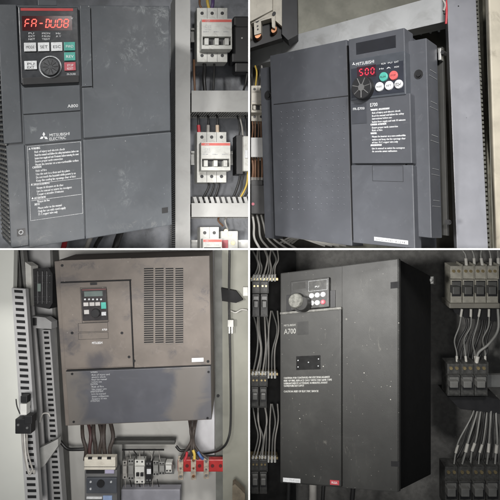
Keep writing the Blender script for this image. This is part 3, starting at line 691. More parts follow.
for (a, b) in ((144, 153.4), (155.2, 163.6), (165.6, 173.4), (175.4, 183.2)):
    for i in range(34): y = 269.3+i*2.23; m.box(FBL, a, y, b, y+.55, .003, .005, 0)
part('louvre_lip', m, mat('lip_brown', (.15, .135, .12), .6), rt)
part('cover_seam', MB().box(FBL, 60.5, 280.7, 131.4, 281.8, -.003, .0042, 0).box(FBL, 131.3, 281, 132.1, 367, -.003, .0052, 0).box(FBL, 66, 367.7, 211, 368.7, -.004, .0030, 0), gap, inv)
part('rating_sticker', MB().box(FBL, 191.8, 358, 203.5, 361.8, .003, .0036, 0), btn, rt)
m = MB()
for x, y in ((62, 265.5), (134, 361), (208, 361.5)): m.cyl(FBL, x, y, 1.4, .003, .0045, 12)
for x, y in ((208.5, 372), (73.6, 422), (207.5, 418.2), (72, 374)): m.cyl(FBL, x, y, 1.2, .004, .0055, 12)
for x, y in ((121.8, 333), (129, 357), (72, 333)): m.cyl(FBL, x, y, 1.4, .005, .0062, 12)
part('screw', m, black, inv)
part('handle', MB().box(FBL, 90, 282.5, 97, 285, .005, .007, .0008), black, dr)
part('keypad_recess', MB().rect(FBL, 81, 287.2, 107.4, 322.6, .0053, .0008).rect(FBL, 78.2, 322.8, 108, 331.6, .0053, .0006).rect(FBL, 78.2, 332.5, 108.4, 339.2, .0053, .0006), gap, dr)
kpm = mat('keypad_brown', (.022, .02, .021), .4, var=.2, vs=80)
kp = part('keypad', MB().box(FBL, 81.6, 288.6, 106.8, 320.6, .005, .012, .001), kpm, dr)
wk = .0124
part('display', MB().box(FBL, 84.2, 291.2, 102.6, 296.4, wk-.0006, wk, 0), mat('lcd_grey', (.09, .11, .105), .6, spec=.1), kp)
part('keypad_trim', MB().box(FBL, 82, 289, 106, 290.2, wk-.0006, wk, 0), mat('trim_maroon', (.11, .045, .045), .4), kp)
m = MB()
for k in range(5): m.cyl(FBL, 85+k*4, 299.4, 1, wk-.0006, wk+.0002, 10)
part('indicator', m, grey_ink, kp)
btd = mat('dull_button', (.33, .32, .31), .55)
for a in ((83.4, 302.6, 88.4, 306.2), (89.4, 302.4, 94.4, 306), (95.2, 302.3, 100, 305.8), (84, 310, 89, 314.2)): part('button', MB().box(FBL, *a, wk-.0006, wk+.002, .0005), btd, kp)
part('button', MB().box(FBL, 101, 302.4, 106, 308.8, wk-.0006, wk+.002, .0005), teal, kp, 'teal button')
part('button', MB().box(FBL, 101.4, 312, 106, 315.6, wk-.0006, wk+.002, .0005), grey_ink, kp, 'grey button')
part('dial', MB().cyl(FBL, 95, 313.6, 4.8, wk-.0006, wk+.008, 24, .9, .0008), black, kp)
part('model_lettering', MB().text(FBL, 'A700', 102, 330.6, 107, 328.6, .0054), white_ink, dr)
part('brand_lettering', MB().text(FBL, 'MITSUBISHI', 92, 344, 102.4, 341.6, .0054), white_ink, dr)
m = MB()
LB = ['WARNING', '>Risk of injury and', '>electric shock', '>Read the manual', '>before use', 'CAUTION', '>Risk of fire', '>Use copper wire', 'AVERTISSEMENT', '>Lire le manuel', '>avant utilisation', '>Attendre 10 min', 'ATTENTION']
for i, t in enumerate(LB):
    ind = 1.2 if t[0] == '>' else 0; t = t.lstrip('>'); m.text(FBL, t, 90.5+ind, 373+i*2.4, min(110.5, 90.5+ind+len(t)*1.0), 371.3+i*2.4, .0044)
part('warning_label', m, grey_ink, lp)
# left: cabinet door, ducts, fan
FD = flat(1.30)
doorm = mat('pale_door_paint', (.58, .59, .55), .5, var=.04, vs=4)
solo('door_panel', MB().poly(flat(1.2), [(-60, 240), (14, 240), (13, 300), (30, 515), (-60, 515)], -.02, 0), doorm, 'pale grey-green cabinet door filling the left edge', 'door')
fr_ = thing('upright_profile', 'upright white and dark metal frame profile beside the pale door', 'frame', FD.p(25, 500, -.05))
part('profile', MB().poly(FD, [(15.5, 240), (25, 240), (33, 300), (40, 380), (48, 515), (32, 515), (20, 330)], -.012, -.006), mat('frame_white', (.58, .57, .57), .45, var=.05), fr_)
part('dark_strip', MB().poly(FD, [(11.5, 240), (15.5, 240), (18.5, 292), (15, 292)], -.01, .02), mat('strip_dark', (.045, .043, .045), .5), fr_)
part('edge_profile', MB().poly(FD, [(15.8, 240), (18, 240), (22, 300), (19, 300)], -.01, .022).poly(FD, [(20, 240), (23, 240), (28, 300), (25, 300)], -.006, .016), steel, fr_)
def strip_duct(F, tl, tr, br, bl, n, w0, w1, label, a=.18, b=.78, m_=None):
    m_ = m_ or mat('duct_pale', (.37, .37, .37), .55, var=.06)
    root = thing('wiring_duct', label, 'wiring duct', F.p((bl[0]+br[0])/2, bl[1], w0))
    part('wall', MB().poly(F, [tl, tr, br, bl], w0, w1), m_, root)
    m = MB()
    def at_(s, t):
        lx = tl[0]+(bl[0]-tl[0])*t; ly = tl[1]+(bl[1]-tl[1])*t; rx = tr[0]+(br[0]-tr[0])*t; ry = tr[1]+(br[1]-tr[1])*t
        return (lx+(rx-lx)*s, ly+(ry-ly)*s)
    for i in range(n):
        t0 = (i+.25)/n; t1 = (i+.72)/n; c = .03 if i % 2 else 0
        m.poly(F, [at_(a+c, t0), at_(b+c, t0+.0), at_(b+c, t1), at_(a+c, t1)], w1-.001, w1+.0006)
    part('slot', m, gap, root); return root
strip_duct(flat(1.16), (11.5, 288), (25.5, 289), (40, 506), (25.5, 506), 36, -.016, 0, 'long slotted pale wiring duct nearest the cabinet door')
strip_duct(flat(1.36), (42, 330), (50, 330), (63, 506), (52.5, 506), 34, -.03, 0, 'narrower slotted wiring duct between the frame profile and the brown drive')
part('x', MB(), black, None) if 0 else None
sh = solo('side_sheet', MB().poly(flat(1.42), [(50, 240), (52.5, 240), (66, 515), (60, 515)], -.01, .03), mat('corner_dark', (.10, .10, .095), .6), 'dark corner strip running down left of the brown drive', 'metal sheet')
solo('inner_side_wall', MB().poly(flat(1.43), [(22, 240), (50, 240), (60, 515), (30, 515)], -.004, .0), mat('inner_wall', (.36, .36, .36), .55, var=.1, vs=6), 'grey inner side wall behind the two slotted ducts', 'metal sheet')
FF = flat(1.28, (-.1, -1, 0))
r = thing('control_module', 'black ribbed control module mounted high beside the brown drive', 'module', FF.p(42, 308, -.04))
part('mount_plate', MB().poly(FF, [(25, 262), (31, 266), (32.5, 306), (27, 304)], -.03, .004), mcb_white, r)
part('case', MB().poly(FF, [(31.5, 269), (48.5, 267.5), (52.5, 274), (52.5, 303), (49, 309), (33, 306)], -.06, -.004), black, r)
m = MB()
for x in (36.5, 41, 45.5): m.box(FF, x, 271, x+1.6, 304, -.004, .002)
for y in (275, 282, 296, 301): m.box(FF, 34, y, 50, y+1.2, -.004, .0005)
part('rib', m, mat('module_rib', (.035, .035, .037), .35), r)
part('label_spot', MB().box(FF, 37.2, 283.5, 40.6, 291.5, .002, .0035), mat('module_label', (.16, .2, .18), .5), r)
r = thing('bracket', 'folded grey steel bracket right below the black ribbed module', 'bracket', FF.p(42, 329, -.03))
part('arm', MB().poly(FF, [(32.5, 316), (45, 317.5), (51.5, 322), (51.5, 329), (33.5, 328)], -.03, 0), mat('bracket_grey', (.3, .3, .3), .45), r)
part('clip', MB().box(FF, 32.5, 318, 36, 325.5, 0, .004), black, r)
solo('bracket', MB().poly(flat(1.25), [(40, 448), (58, 439), (58, 446), (44, 466), (40, 468)], -.02, 0), mat('bracket_pale', (.40, .40, .385), .5), 'pale gusset bracket between the two slotted ducts low on the left', 'bracket')
# connector on long duct
FK = flat(1.1)
r = thing('cable_connector', 'black plug connector with white end hanging on the long slotted duct', 'connector', FK.p(23, 434, 0))
part('plug_body', MB().box(FK, 15, 419, 31, 434, -.02, .004, .002).box(FK, 20.5, 396, 27, 403, -.02, 0, .001).box(FK, 24, 416, 31.8, 424, -.02, .006, .001), black, r)
part('shell', MB().box(FK, 20, 404, 26.5, 415, -.02, 0, .001), ferrule, r)
part('screw', MB().cyl(FK, 18, 425, 1.2, .004, .005, 10).cyl(FK, 27, 428, 1.2, .004, .005, 10), steel, r)
for i in range(3):
    wire(wp(FK, [(22+i*2.4, 433, -.005), (25+i*1.6, 450, -.005), (27+i*2, 465, -.005), (29+i*2, 474, -.005), (32+i*1.2, 470, -.008)]), .0018, (Ww, Wwh, Ww)[i], 'thin grey cable looping below the plug connector', 'cables hanging from the plug connector', name='cable', cat='cable')
wire(wp(flat(1.28), [(40, 422, .02), (43, 415, .03), (48, 413, .02), (50, 417, .02)]), .0018, Wwh, 'white cable tie bridging the two slotted ducts', None, name='cable_tie', cat='cable tie')
wire(wp(FK, [(16, 399, 0), (17, 407, 0), (20, 414, 0)]), .0012, Wb, 'thin black lead curving into the plug connector', None)
# right side of the bay
solo('white_backing_sheet', MB().poly(flat(1.42), [(208, 240), (213.5, 240), (214.5, 425), (214.5, 455), (196, 455), (193, 421)], -.004, 0), mat('backing_white', (.62, .62, .64), .5, var=.04), 'bright white backing sheet showing right of the brown drive', 'metal sheet')
solo('cabinet_upright', MB().poly(flat(1.34), [(222, 240), (250-.8, 240), (249.2, 520), (223, 520)], -.02, 0), mat('upright_olive', (.215, .215, .18), .55, var=.12, vs=5), 'olive grey cabinet upright at the right of the brown drive', 'upright')
solo('cabinet_edge', MB().poly(flat(1.40), [(214.8, 240), (222.5, 240), (223, 520), (216, 520)], -.01, .0), mat('edge_grey', (.16, .165, .15), .5), 'narrow grey edge strip between white sheet and upright', 'metal strip')
FU = flat(1.32)
r = thing('door_switch', 'black door switch with pale tip high on the right upright', 'switch', FU.p(232, 302, 0))
part('case', MB().poly(FU, [(221, 288), (236, 291), (243, 300), (236, 303), (222, 301)], -.018, .01), gap, r); part('tip', MB().box(FU, 243, 287, 248, 296, -.018, 0, .001), mcb_white, r)
wire(wp(FU, [(229.5, 250, .006), (229.8, 300, .006), (229.4, 360, .006), (229.4, 420, .006), (228.5, 438, .006), (222, 449, .0), (210, 452.4, -.05), (198, 452.6, -.06), (192, 449, -.06)]), .0030, Wb, 'long black hose running down the upright and curving under the brown drive', None, name='hose', cat='hose')
wire(wp(FU, [(231, 311, .004), (236, 312, .008), (242, 310, .008), (247, 310, .004)]), .002, Wwh, 'white lead across the upright above the small connector', None)
r = thing('cable_connector', 'small white two-pin connector hanging on the upright hose', 'connector', FU.p(231, 335, .01))
part('plug_body', MB().box(FU, 227.6, 320, 233.5, 327, .004, .016, .001), mcb_white, r); part('pin', MB().box(FU, 228.8, 327, 230, 333.5, .008, .011, 0).box(FU, 231.4, 327, 232.6, 333.5, .008, .011, 0), steel, r)
solo('bolt', MB().cyl(flat(1.40), 218, 396, 1.6, 0, .004, 6), black, 'black bolt on the edge strip right of the lower blue cover', 'bolt')
solo('brown_box', MB().poly(flat(1.25), [(232.5, 486), (235, 484), (245, 494), (245, 515), (232, 515)], -.03, 0), mat('box_brown', (.12, .10, .07), .7, var=.25, vs=50), 'small brown block in the bottom right corner of the lower left bay', 'block')  # brown terminal box, simplified to a block
# cables under drive
Wd = mat('cable_dusty', (.045, .035, .03), .6, var=.3, vs=50)
FG = flat(1.26)
for i in range(6):
    x = 82+i*5.6
    wire(wp(FG, [(x, 420, -.03), (x+.5+(i % 2)*2, 436, .0), (x+3-(i*.5), 448, .0), (x+3-i*.3, 460, -.01)]), .0050, Wd if i != 1 else mat('cable_maroon', (.06, .028, .027), .5), 'thick dusty cable dropping from the left underside of the brown drive' if i != 1 else 'maroon cable dropping among dusty ones under the brown drive', 'cables between the brown drive and the moulded breaker' if i != 1 else None, name='cable', cat='cable')
for i, (x, xe, m_) in enumerate(((189, 185, Wd), (191.5, 191.5, Wd), (194, 194.5, Wd), (197, 200, Wd))):
    wire(wp(FG, [(x, 417, -.03), (192+(i-1.5)*1.2, 430, .0), (192+(i-1.5)*1.3, 442, .0), (xe-1, 452, 0), (xe-4+i*4, 459, .0)]), .0036, m_, 'dark cable in the bundle below the right underside of the brown drive', 'bundle of cables to the red busbar support', name='cable', cat='cable')
for (a, b, m_, lb) in (((187, 452), (184.5, 461), Wr, 'red'), ((193, 450), (194.5, 459), Wy, 'yellow'), ((198, 452), (203, 459), Wbl, 'blue')):
    wire(wp(FG, [(a[0], a[1], .008), ((a[0]+b[0])/2, (a[1]+b[1])/2, .012), (b[0], b[1], .01)]), .0034, m_, '%s sleeved cable end at the red busbar support' % lb, None, name='cable_end', cat='cable')
wire(wp(flat(1.38), [(60, 441, .02), (68, 448, .025), (78, 450, .02), (86, 449, .02)]), .0045, Wb, 'dark hose bending from the left wall to the cables under the brown drive', None, name='hose', cat='hose')
wire(wp(flat(1.38), [(176, 446, .02), (182, 449, .02), (190, 449, .02)]), .004, Wb, 'short dark hose ending at the right cable bundle', None, name='hose', cat='hose')
solo('support_bar', MB().box(flat(1.38), 112, 440.5, 175, 444.8, 0, .02, .003), mat('bar_dark', (.07, .07, .065), .5), 'long dark support bar below the brown drive', 'bar')
solo('support_strut', MB().box(flat(1.38), 118.5, 440, 122, 515, 0, .015, .002), mat('strut_grey', (.2, .2, .19), .5), 'grey vertical strut beside the moulded breaker', 'strut')
# moulded breaker
FM = flat(1.24, (.0, -1, -.05))
r = thing('moulded_breaker', 'moulded case breaker with cream top and dark face under the brown drive', 'breaker', FM.p(100, 515, -.05))
part('base', MB().box(FM, 84.5, 470.2, 117, 515, -.03, 0, .002), mat('mccb_grey', (.11, .11, .11), .5), r)
part('terminal_cover', MB().box(FM, 84, 457.5, 115.3, 470, -.014, .006, .002), cream, r)
part('terminal_notch', MB().box(FM, 88, 457.3, 92, 459.4, .003, .0065, 0).box(FM, 97.6, 457.3, 101.6, 459.4, .003, .0065, 0).box(FM, 107, 457.3, 111, 459.4, .003, .0065, 0).box(FM, 84, 466.6, 115.3, 467.1, .004, .0063, 0), black, r)
part('label_strip', MB().box(FM, 86, 470.8, 104, 473.5, 0, .003, 0), black, r); part('label_patch', MB().box(FM, 105, 469.5, 114, 473.5, 0, .0035, 0), mat('mccb_label', (.30, .28, .38), .5), r)
f_ = part('face', MB().box(FM, 86.2, 478, 116.6, 493.5, 0, .008, .0015), mat('mccb_face', (.055, .06, .07), .45), r)
part('rotary_dial', MB().cyl(FM, 100.5, 484, 3.8, .008, .012, 20), black, f_); part('face_screw', MB().cyl(FM, 90.5, 482, 1.1, .008, .0095, 10).cyl(FM, 90.5, 489, 1.1, .008, .0095, 10).cyl(FM, 111, 482, 1.1, .008, .0095, 10), grey_ink, f_)
part('rating_sticker', MB().box(FM, 103, 496, 112, 501, 0, .003, 0), mat('sticker_blue', (.25, .33, .5), .5), r); part('rating_sticker', MB().box(FM, 86.5, 497, 102, 499, 0, .003, 0), btn, r)
# relay row
FY = flat(1.36, (.0, -1, -.03))
solo('mounting_rail', MB().box(FY, 120, 466, 174, 474, 0, .006, 0), rail_m, 'zinc rail carrying the small relays below the brown drive', 'rail')
for i, (x0, x1, y0, y1, m_, lb) in enumerate(((122.5, 127, 461, 479, Ww, 'grey terminal block at the left end of the relay row'), (128, 133.6, 459.5, 480, mat('relay_grey', (.2, .2, .19), .5), 'dull grey terminal block left of the white relay'),
        (134.6, 144.6, 460, 483.6, mcb_white, 'white two-pole relay in the middle of the relay row'), (145.6, 151.6, 462, 482, black, 'black relay with pale sticker right of the white relay'),
        (153, 158.5, 461, 476, MATS['relay_grey'], 'dull grey terminal block right of the black relay'), (159, 164.6, 462, 475, MATS['relay_grey'], 'second dull grey terminal block right of the black relay'), (165.4, 171.8, 462.8, 472.6, mcb_white, 'small cream end clamp at the right end of the relay row'))):
    r = thing('relay' if 'relay' in lb.split(' row')[0].split('of')[0] else 'terminal_block', lb, 'relay' if i in (2, 3) else 'terminal block', FY.p((x0+x1)/2, y1, .006))
    part('case', MB().box(FY, x0, y0, x1, y1, .006, .03, .001).box(FY, x0+.4, y0+(y1-y0)*.3, x1-.4, y0+(y1-y0)*.72, .03, .042, .001), m_, r)
    m = MB()
    for k in range(2 if x1-x0 > 5 else 1):
        cx = x0+(x1-x0)*((k+.5)/2 if x1-x0 > 5 else .5)
        m.cyl(FY, cx, y0+1.8, .9, .03, .0306, 10); m.cyl(FY, cx, y1-1.8, .9, .03, .0306, 10)
    part('terminal', m, black if m_ is not black else steel, r)
    if i == 2: part('toggle', MB().box(FY, 136, 473, 139, 476.5, .04, .047, .0006).box(FY, 140.2, 473, 143.2, 476.5, .04, .047, .0006), black, r)
    if i == 3: part('sticker', MB().box(FY, 146.8, 469, 151, 474, .042, .0426, 0), btn, r)
for i in range(8):
    x = 125+i*5
    wire(wp(FY, [(x-1, 451, .008), (x+(i % 3-1), 456, .02), (x+.6, 463, .022)]), .0012, (Wb, Ww)[i % 2], 'thin %s lead running down into the relay row' % ('black', 'grey')[i % 2], 'thin %s leads above the relay row' % ('black', 'grey')[i % 2])
for i in range(8):
    x = 125+i*4.6
    wire(wp(FY, [(x, 479, .022), (x+(i % 3), 484, .02), (x+(i % 2)*3, 492, .006)]), .0012, (Ww, Wb)[i % 2], 'thin %s lead hanging under the relay row' % ('grey', 'black')[i % 2], 'thin %s leads under the relay row' % ('grey', 'black')[i % 2])
solo('crosswire', MB().box(flat(1.37), 122, 449.4, 164, 450.6, 0, .004, 0), gap, 'thin dark crosswire above the relay row', 'wire')
solo('wiring_duct', MB().box(flat(1.34), 121, 489.5, 180, 515, -.02, .01, .002), mat('duct_lilac', (.25, .25, .28), .5, var=.1), 'lilac grey duct cover at the bottom edge below the relay row', 'wiring duct')
# red busbar support
r = thing('busbar_support', 'red insulating busbar support at the right under the brown drive', 'busbar support', FY.p(200, 473, 0))
part('bar', MB().box(FY, 177.5, 459.5, 224.5, 472, 0, .02, .003), mat('insulator_red', (.36, .025, .025), .4), r)
m = MB()
for x in (187, 199.5, 212.5, 220.5): m.cyl(FY, x, 466, 1.7, .02, .0215, 14)
part('bolt_recess', m, mat('recess_maroon', (.08, .01, .01), .5), r)
strip_m = mat('tinned_strip', (.42, .36, .29), .45, .4, var=.3, vs=120)
for i, (x, ya, yb) in enumerate(((180.6, 456.5, 480), (193.4, 456.5, 480), (206.2, 457.5, 479))):
    q = thing('busbar', ('leftmost', 'middle', 'rightmost')[i]+' pale metal busbar strip bolted across the red support', 'busbar', FY.p(x, yb, .02))
    part('strip', MB().box(FY, x-2.6, ya, x+2.6, yb, .0205, .026, .0012), strip_m, q)
    part('bolt', MB().cyl(FY, x, ya+4, 1.5, .026, .030, 6).cyl(FY, x, yb-3.4, 1.5, .026, .030, 6).cyl(FY, x, ya+12, 1.1, .026, .029, 6), (steel, copper, steel)[i], q)

# ================================================================== BOTTOM RIGHT BAY
BAY = 'BR'
dwall = mat('dark_concrete_wall', (.12, .118, .112), .8, var=.15, vs=60, dust=[((.165, .16, .155), 55, .52, .72, .5)], specks=[((.35, .34, .32), 60, .12, .5), ((.05, .05, .05), 45, .12, .5)], bump=.25)
struct('back_wall', MB().boxl(flat(1.62), 0.0, -.99, 1.09, -.0002, -.01, 0), dwall)
FX = quad_frame([(280, 272), (398, 257), (398, 492), (280, 483)], 1.05, (.125, .168, -.043))
body_br = mat('charcoal_plastic', (.023, .023, .0215), .5, var=.12, vs=8, dust=[((.040, .040, .037), 10, .45, .75, .6)],
              specks=[((.34, .33, .30), 60, .09, 1.), ((.22, .21, .19), 130, .13, .8), ((.14, .135, .12), 22, .06, .7)], smear=((.12, .115, .10), 26, .5), bump=.12)
side_br = mat('shaded_housing', (.005, .005, .005), .7, spec=.2)  # housing coloured near black to paint its flank in shade
inv = thing('inverter_drive', 'large charcoal inverter drive marked A700 with black shade-coloured flank and silver knob', 'inverter', FX.p(340, 487, -.08))
part('housing', MB().box(FX, 281.5, 266, 398.6, 486.6, -.24, -.010, .003), side_br, inv)
main = part('front_panel', MB().box(FX, 280.2, 265.6, 399, 487.4, -.012, 0, .0025), body_br, inv)
rp = part('right_cover', MB().box(FX, 341.9, 262.4, 397.8, 490, 0, .003, .001), body_br, inv)
cv_ = part('left_cover', MB().box(FX, 280, 311.5, 341, 484.6, 0, .012, .0022), body_br, inv)
part('cover_edge', MB().box(FX, 279.8, 309.6, 341, 311.9, 0, .0135, .001), mat('pale_edge', (.12, .118, .108), .5, var=.3, vs=120), cv_)  # bevel in a paler tone along the top of the cover
part('cover_seam', MB().box(FX, 341.1, 312, 341.8, 484.5, -.001, .004, 0), gap, inv)
m = MB().box(FX, 390.5, 281.8, 399.2, 288.2, .0025, .0036, 0).box(FX, 391, 461.3, 399.4, 466.6, .0025, .0036, 0)
part('notch', m, gap, rp)
w = .0123
m = MB(); m.text(FX, 'MITSUBISHI', 284, 326.2, 295.5, 324.2, w); m.text(FX, 'A700', 284, 333.8, 295.8, 328.6, w)
part('model_lettering', m, mat('letter_grey', (.3, .3, .28), .5), cv_)
part('dark_patch', MB().box(FX, 297.2, 321.5, 308.4, 334.8, .012, w, 0), mat('patch_charcoal', (.024, .024, .023), .4), cv_)
bp = part('black_plate', MB().box(FX, 296.2, 355.7, 320.4, 369.6, .012, .0132, .0004), mat('plate_black', (.008, .008, .008), .3), cv_)
m = MB()
for x, y in ((298, 360.4), (318.4, 359), (298, 367), (318.2, 366), (308.4, 362.3)): m.cyl(FX, x, y, .6, .0132, .0142, 8)
part('plate_screw', m, grey_ink, bp)
m = MB()
LW = ['CAUTION: FOR CONTINUED PROTECTION AGAINST', 'RISK OF FIRE, REPLACE ONLY WITH THE SAME TYPE', 'DEBRANCHER ET ATTENDRE 10 MINUTES AVANT', 'OUVERTURE DU CAPOT', '', 'CAUTION: RISK OF ELECTRIC SHOCK']
for i, t in enumerate(LW):
    if not t: continue
    x1 = 283.8+min(48, len(t)*1.12); m.text(FX, t, 283.8, 378.4+i*2.75, x1, 376.5+i*2.75, w); m.text(FX, t, 284.0, 378.5+i*2.75, x1+.2, 376.6+i*2.75, w)
part('warning_label', m, mat('letter_pale', (.36, .36, .34), .5), cv_)
sk = part('serial_sticker', MB().box(FX, 283, 478.2, 300.4, 482.4, .012, w, 0), btn, cv_)
part('sticker_lettering', MB().text(FX, 'TC 7A8 103', 285, 481.3, 299, 479.6, w+.0003), grey_ink, sk)
sk = part('red_sticker', MB().box(FX, 330, 480.2, 339.2, 485, .012, w, 0), mat('sticker_red', (.38, .05, .06), .5), cv_)
part('sticker_lettering', MB().text(FX, 'RISK', 331.6, 483.8, 337.6, 481.6, w+.0003), white_ink, sk)
# keypad
rc_ = part('keypad_recess', MB().box(FX, 286.4, 292.6, 335, 309.4, 0, .003, .0006), black, inv)
kp = part('keypad', MB().box(FX, 290.5, 279.4, 328.6, 308.6, 0, .012, .0015), mat('keypad_dim', (.035, .035, .034), .4, dust=[((.09, .09, .08), 60, .5, .7, .6)]), inv)
part('display_window', MB().box(FX, 292.8, 282.6, 305.2, 289, .0118, .0126, 0), mat('display_dim', (.06, .06, .058), .15), kp)
part('blank_panel', MB().rect(FX, 308.4, 280.2, 327.2, 290.6, .0125, .0006), grey_ink, kp)
part('keypad_lettering', MB().text(FX, 'PU', 315, 287.4, 319, 285.8, .0124), white_ink, kp)
part('knob', MB().cyl(FX, 301.5, 303.6, 8.4, .011, .014, 32).cyl(FX, 300.8, 303.4, 7.6, .014, .030, 32, .88, .0012), mat('knob_black', (.018, .018, .017), .4), kp)
part('knob_cap', MB().cyl(FX, 294.6, 300.6, 7.2, .031, .036, 32, .92, .0015), mat('knob_silver', (.15, .15, .135), .35, .4, var=.3, vs=150), kp)
for x, y, b_ in ((311.2, 295.6, btn), (316.8, 295, btn), (322.6, 294.3, btn), (311.2, 303, btn), (316.8, 302.6, btn), (322.6, 301.9, redbtn)):
    b = part('button', MB().cyl(FX, x, y, 2.45, .0118, .0145, 18, .92, .0005), b_, kp); part('button_lettering', MB().ring(FX, x, y, .5, .9, .0145, .0148, 12), grey_ink, b)
# flank details
part('top_lug', MB().box(FX, 428, 276.5, 433.6, 284, -.25, -.235, .001).cyl(FX, 431, 280, 1.6, -.235, -.230), mat('lug_dull', (.09, .09, .085), .5), inv)
# cables below drive
for x, r_, m_ in ((311, .011, Ww), (322, .005, Wb), (287, .006, Wb), (352, .006, Wb)):
    wire(wp(flat(1.3), [(x, 515, 0), (x+.5, 500, 0), (x+2, 478, 0)]), r_, m_, {311: 'thick pale cable below the A700 charcoal drive', 322: 'thin black cable beside the thick pale cable below the A700 drive', 287: 'black cable at the left foot of the A700 drive', 352: 'black cable right of the pale cable below the A700 drive'}[x], None, name='cable', cat='cable')
# right banks of breakers
toolg = mat('aged_beige', (.25, .24, .205), .5, var=.15, vs=60, dust=[((.15, .145, .12), 40, .5, .7, .6)])
darkb = mat('aged_black', (.042, .042, .040), .45, var=.3, vs=80)
togm = mat('toggle_dark', (.07, .07, .067), .35)
togl = mat('toggle_grey', (.11, .11, .105), .35)
def bank(F, x0, y0, w_, h, n, case_m, tog_m, label, group, term=True, w0=0.0, win=False, slope=0):
    """row of single-pole breakers: each one its own thing"""
    for i in range(n):
        a = x0+i*w_; b = a+w_-.5; dy = slope*i*w_
        r = thing('circuit_breaker', label[i], 'breaker', F.p((a+b)/2, y0+h+dy, w0), group)
        part('case', MB().box(F, a, y0+dy, b, y0+h+dy, w0, w0+.04, .0015).box(F, a+.3, y0+h*.36+dy, b-.3, y0+h*.96+dy, w0+.04, w0+.052, .001), case_m, r)
        part('toggle', MB().box(F, a+w_*.16, y0+h*.42+dy, b-w_*.12, y0+h*.58+dy, w0+.052, w0+.056, .0008).box(F, a+w_*.2, y0+h*.55+dy, b-w_*.16, y0+h*.75+dy, w0+.05, w0+.070, .002), tog_m, r)
        part('toggle_slot', MB().box(F, a+w_*.12, y0+h*.39+dy, b-w_*.08, y0+h*.8+dy, w0+.0515, w0+.0524, 0), black, r)
        m = MB()
        for k in range(2):
            cx = a+w_*(.28+.42*k); m.cyl(F, cx, y0+h*.14+dy, w_*.12, w0+.040, w0+.043, 10)
        part('terminal', m, brass, r)
        part('divider', MB().box(F, b-.1, y0+dy-1.5, b+.5, y0+h*.34+dy, w0+.01, w0+.046, 0), case_m, r)
        if win: part('rating_mark', MB().text(F, 'DZ47', a+w_*.2, y0+h*.92+dy, b-w_*.2, y0+h*.86+dy, w0+.0523), grey_ink, r)
FH = flat(1.44, (.05, -1, -.25))
pos = ('first from the left', 'second from the left', 'third from the left', 'rightmost')
bank(FH, 450.5, 266, 12.1, 38, 4, toolg, togm, ['beige breaker in the upper right row, %s' % p for p in pos], 'beige breakers at upper right')
solo('steel_bracket', MB().box(FH, 449.5, 303.4, 500, 308.4, -.01, .045, .002), mat('base_beige', (.16, .152, .13), .5), 'dull beige base strip under the beige upper right breakers', 'base')
solo('steel_bracket', MB().poly(FH, [(453, 309), (500, 309), (500, 322), (466, 318), (455, 313)], -.05, .02), black, 'black bracket under the beige upper right breakers', 'bracket')
bank(FH, 447.5, 364, 13.6, 32, 3, darkb, togl, ['dark breaker in the middle right row, %s' % p for p in ('first from the left', 'second from the left', 'rightmost')], 'dark breakers at middle right')
solo('steel_bracket', MB().poly(FH, [(448, 397), (487, 397), (500, 400), (500, 414), (460, 409)], -.05, .02), black, 'black bracket under the dark middle right breakers', 'bracket')
bank(FH, 445, 467, 13.7, 40, 4, darkb, togl, ['dark breaker in the bottom right row, %s' % p for p in pos], 'dark breakers at bottom right')
for y, l_ in ((284, 'upper beige breakers'), (381, 'middle right dark breakers'), (478, 'bottom right dark breakers')):
    solo('mounting_rail', MB().box(FH, 446, y-6, 505, y+6, -.012, -.002, 0), rail_m, 'rail behind the %s' % l_, 'rail')
Wg = mat('wire_dull', (.17, .17, .16), .45); sl_ = mat('sleeve_dull', (.38, .37, .34), .6)
def fan(F, L, label, group, r=.0026):
    for P in L: wire(wp(F, P), r, Wg, label, group, tips=[-1], tipm=sl_, tipr=1.6, tiplen=.022)
fan(FH, [[(462+i*9, 235, .0), (464+i*8.5, 248, .03), (466+i*8, 256, .03), (466.5+i*8, 266, .03)] for i in range(5)], 'dull wire with pale sleeve entering the top of the beige breakers', 'wires above the beige breakers')
for i in range(7):
    wire(wp(FH, [(474+i*3.6, 404, .0), (472+i*4.2, 418, .012), (468+i*5, 432, .012), (462+i*6, 446, .01), (452+i*7.4, 466, .01)]), .0030, Wb, 'black wire tangled behind the pale-sleeved wires of the bottom right breakers', 'black wires behind the pale-sleeved ones at bottom right')
for i in range(6):
    wire(wp(FH, [(464+i*6, 312, .0), (466+i*5, 325, .012), (460+i*5.5, 340, .012), (457+i*6, 352, .01), (455+i*5.5, 366, .01)]), .0030, Wb, 'black wire tangled behind the wires of the dark middle right breakers', 'black wires behind the middle right ones')
for i in range(4):
    wire(wp(FH, [(462+i*9, 309, .03), (461+i*9, 325, .03), (455+i*9, 340, .02), (457+i*9.4, 353, .02), (457+i*9.4, 364, .025)]), .0024, Wg, 'dull wire curving from the beige breakers to the dark middle row', 'wires between upper and middle right breakers', tips=[0, -1], tipm=sl_, tipr=1.6, tiplen=.022)
wire(wp(FH, [(498, 309, .03), (499, 330, .04), (488, 345, .04), (478, 352, .03), (476, 364, .03)]), .0036, Wg, 'thicker wire sweeping in from the right edge above the middle row', None, tips=[-1], tipm=sl_, tiplen=.022)
for i in range(6):
    wire(wp(FH, [(476+i*4.0, 396, -.03), (472+i*4.8, 414, .022), (460+i*7.5, 440, .03), (456+i*8, 452, .03), (454+i*8.2, 464, .03)]), .0025, Wg, 'dull wire with pale sleeve fanning into the bottom right breakers', 'wires above the bottom right breakers', tips=[-2], tipm=sl_, tipr=1.7, tiplen=.024)
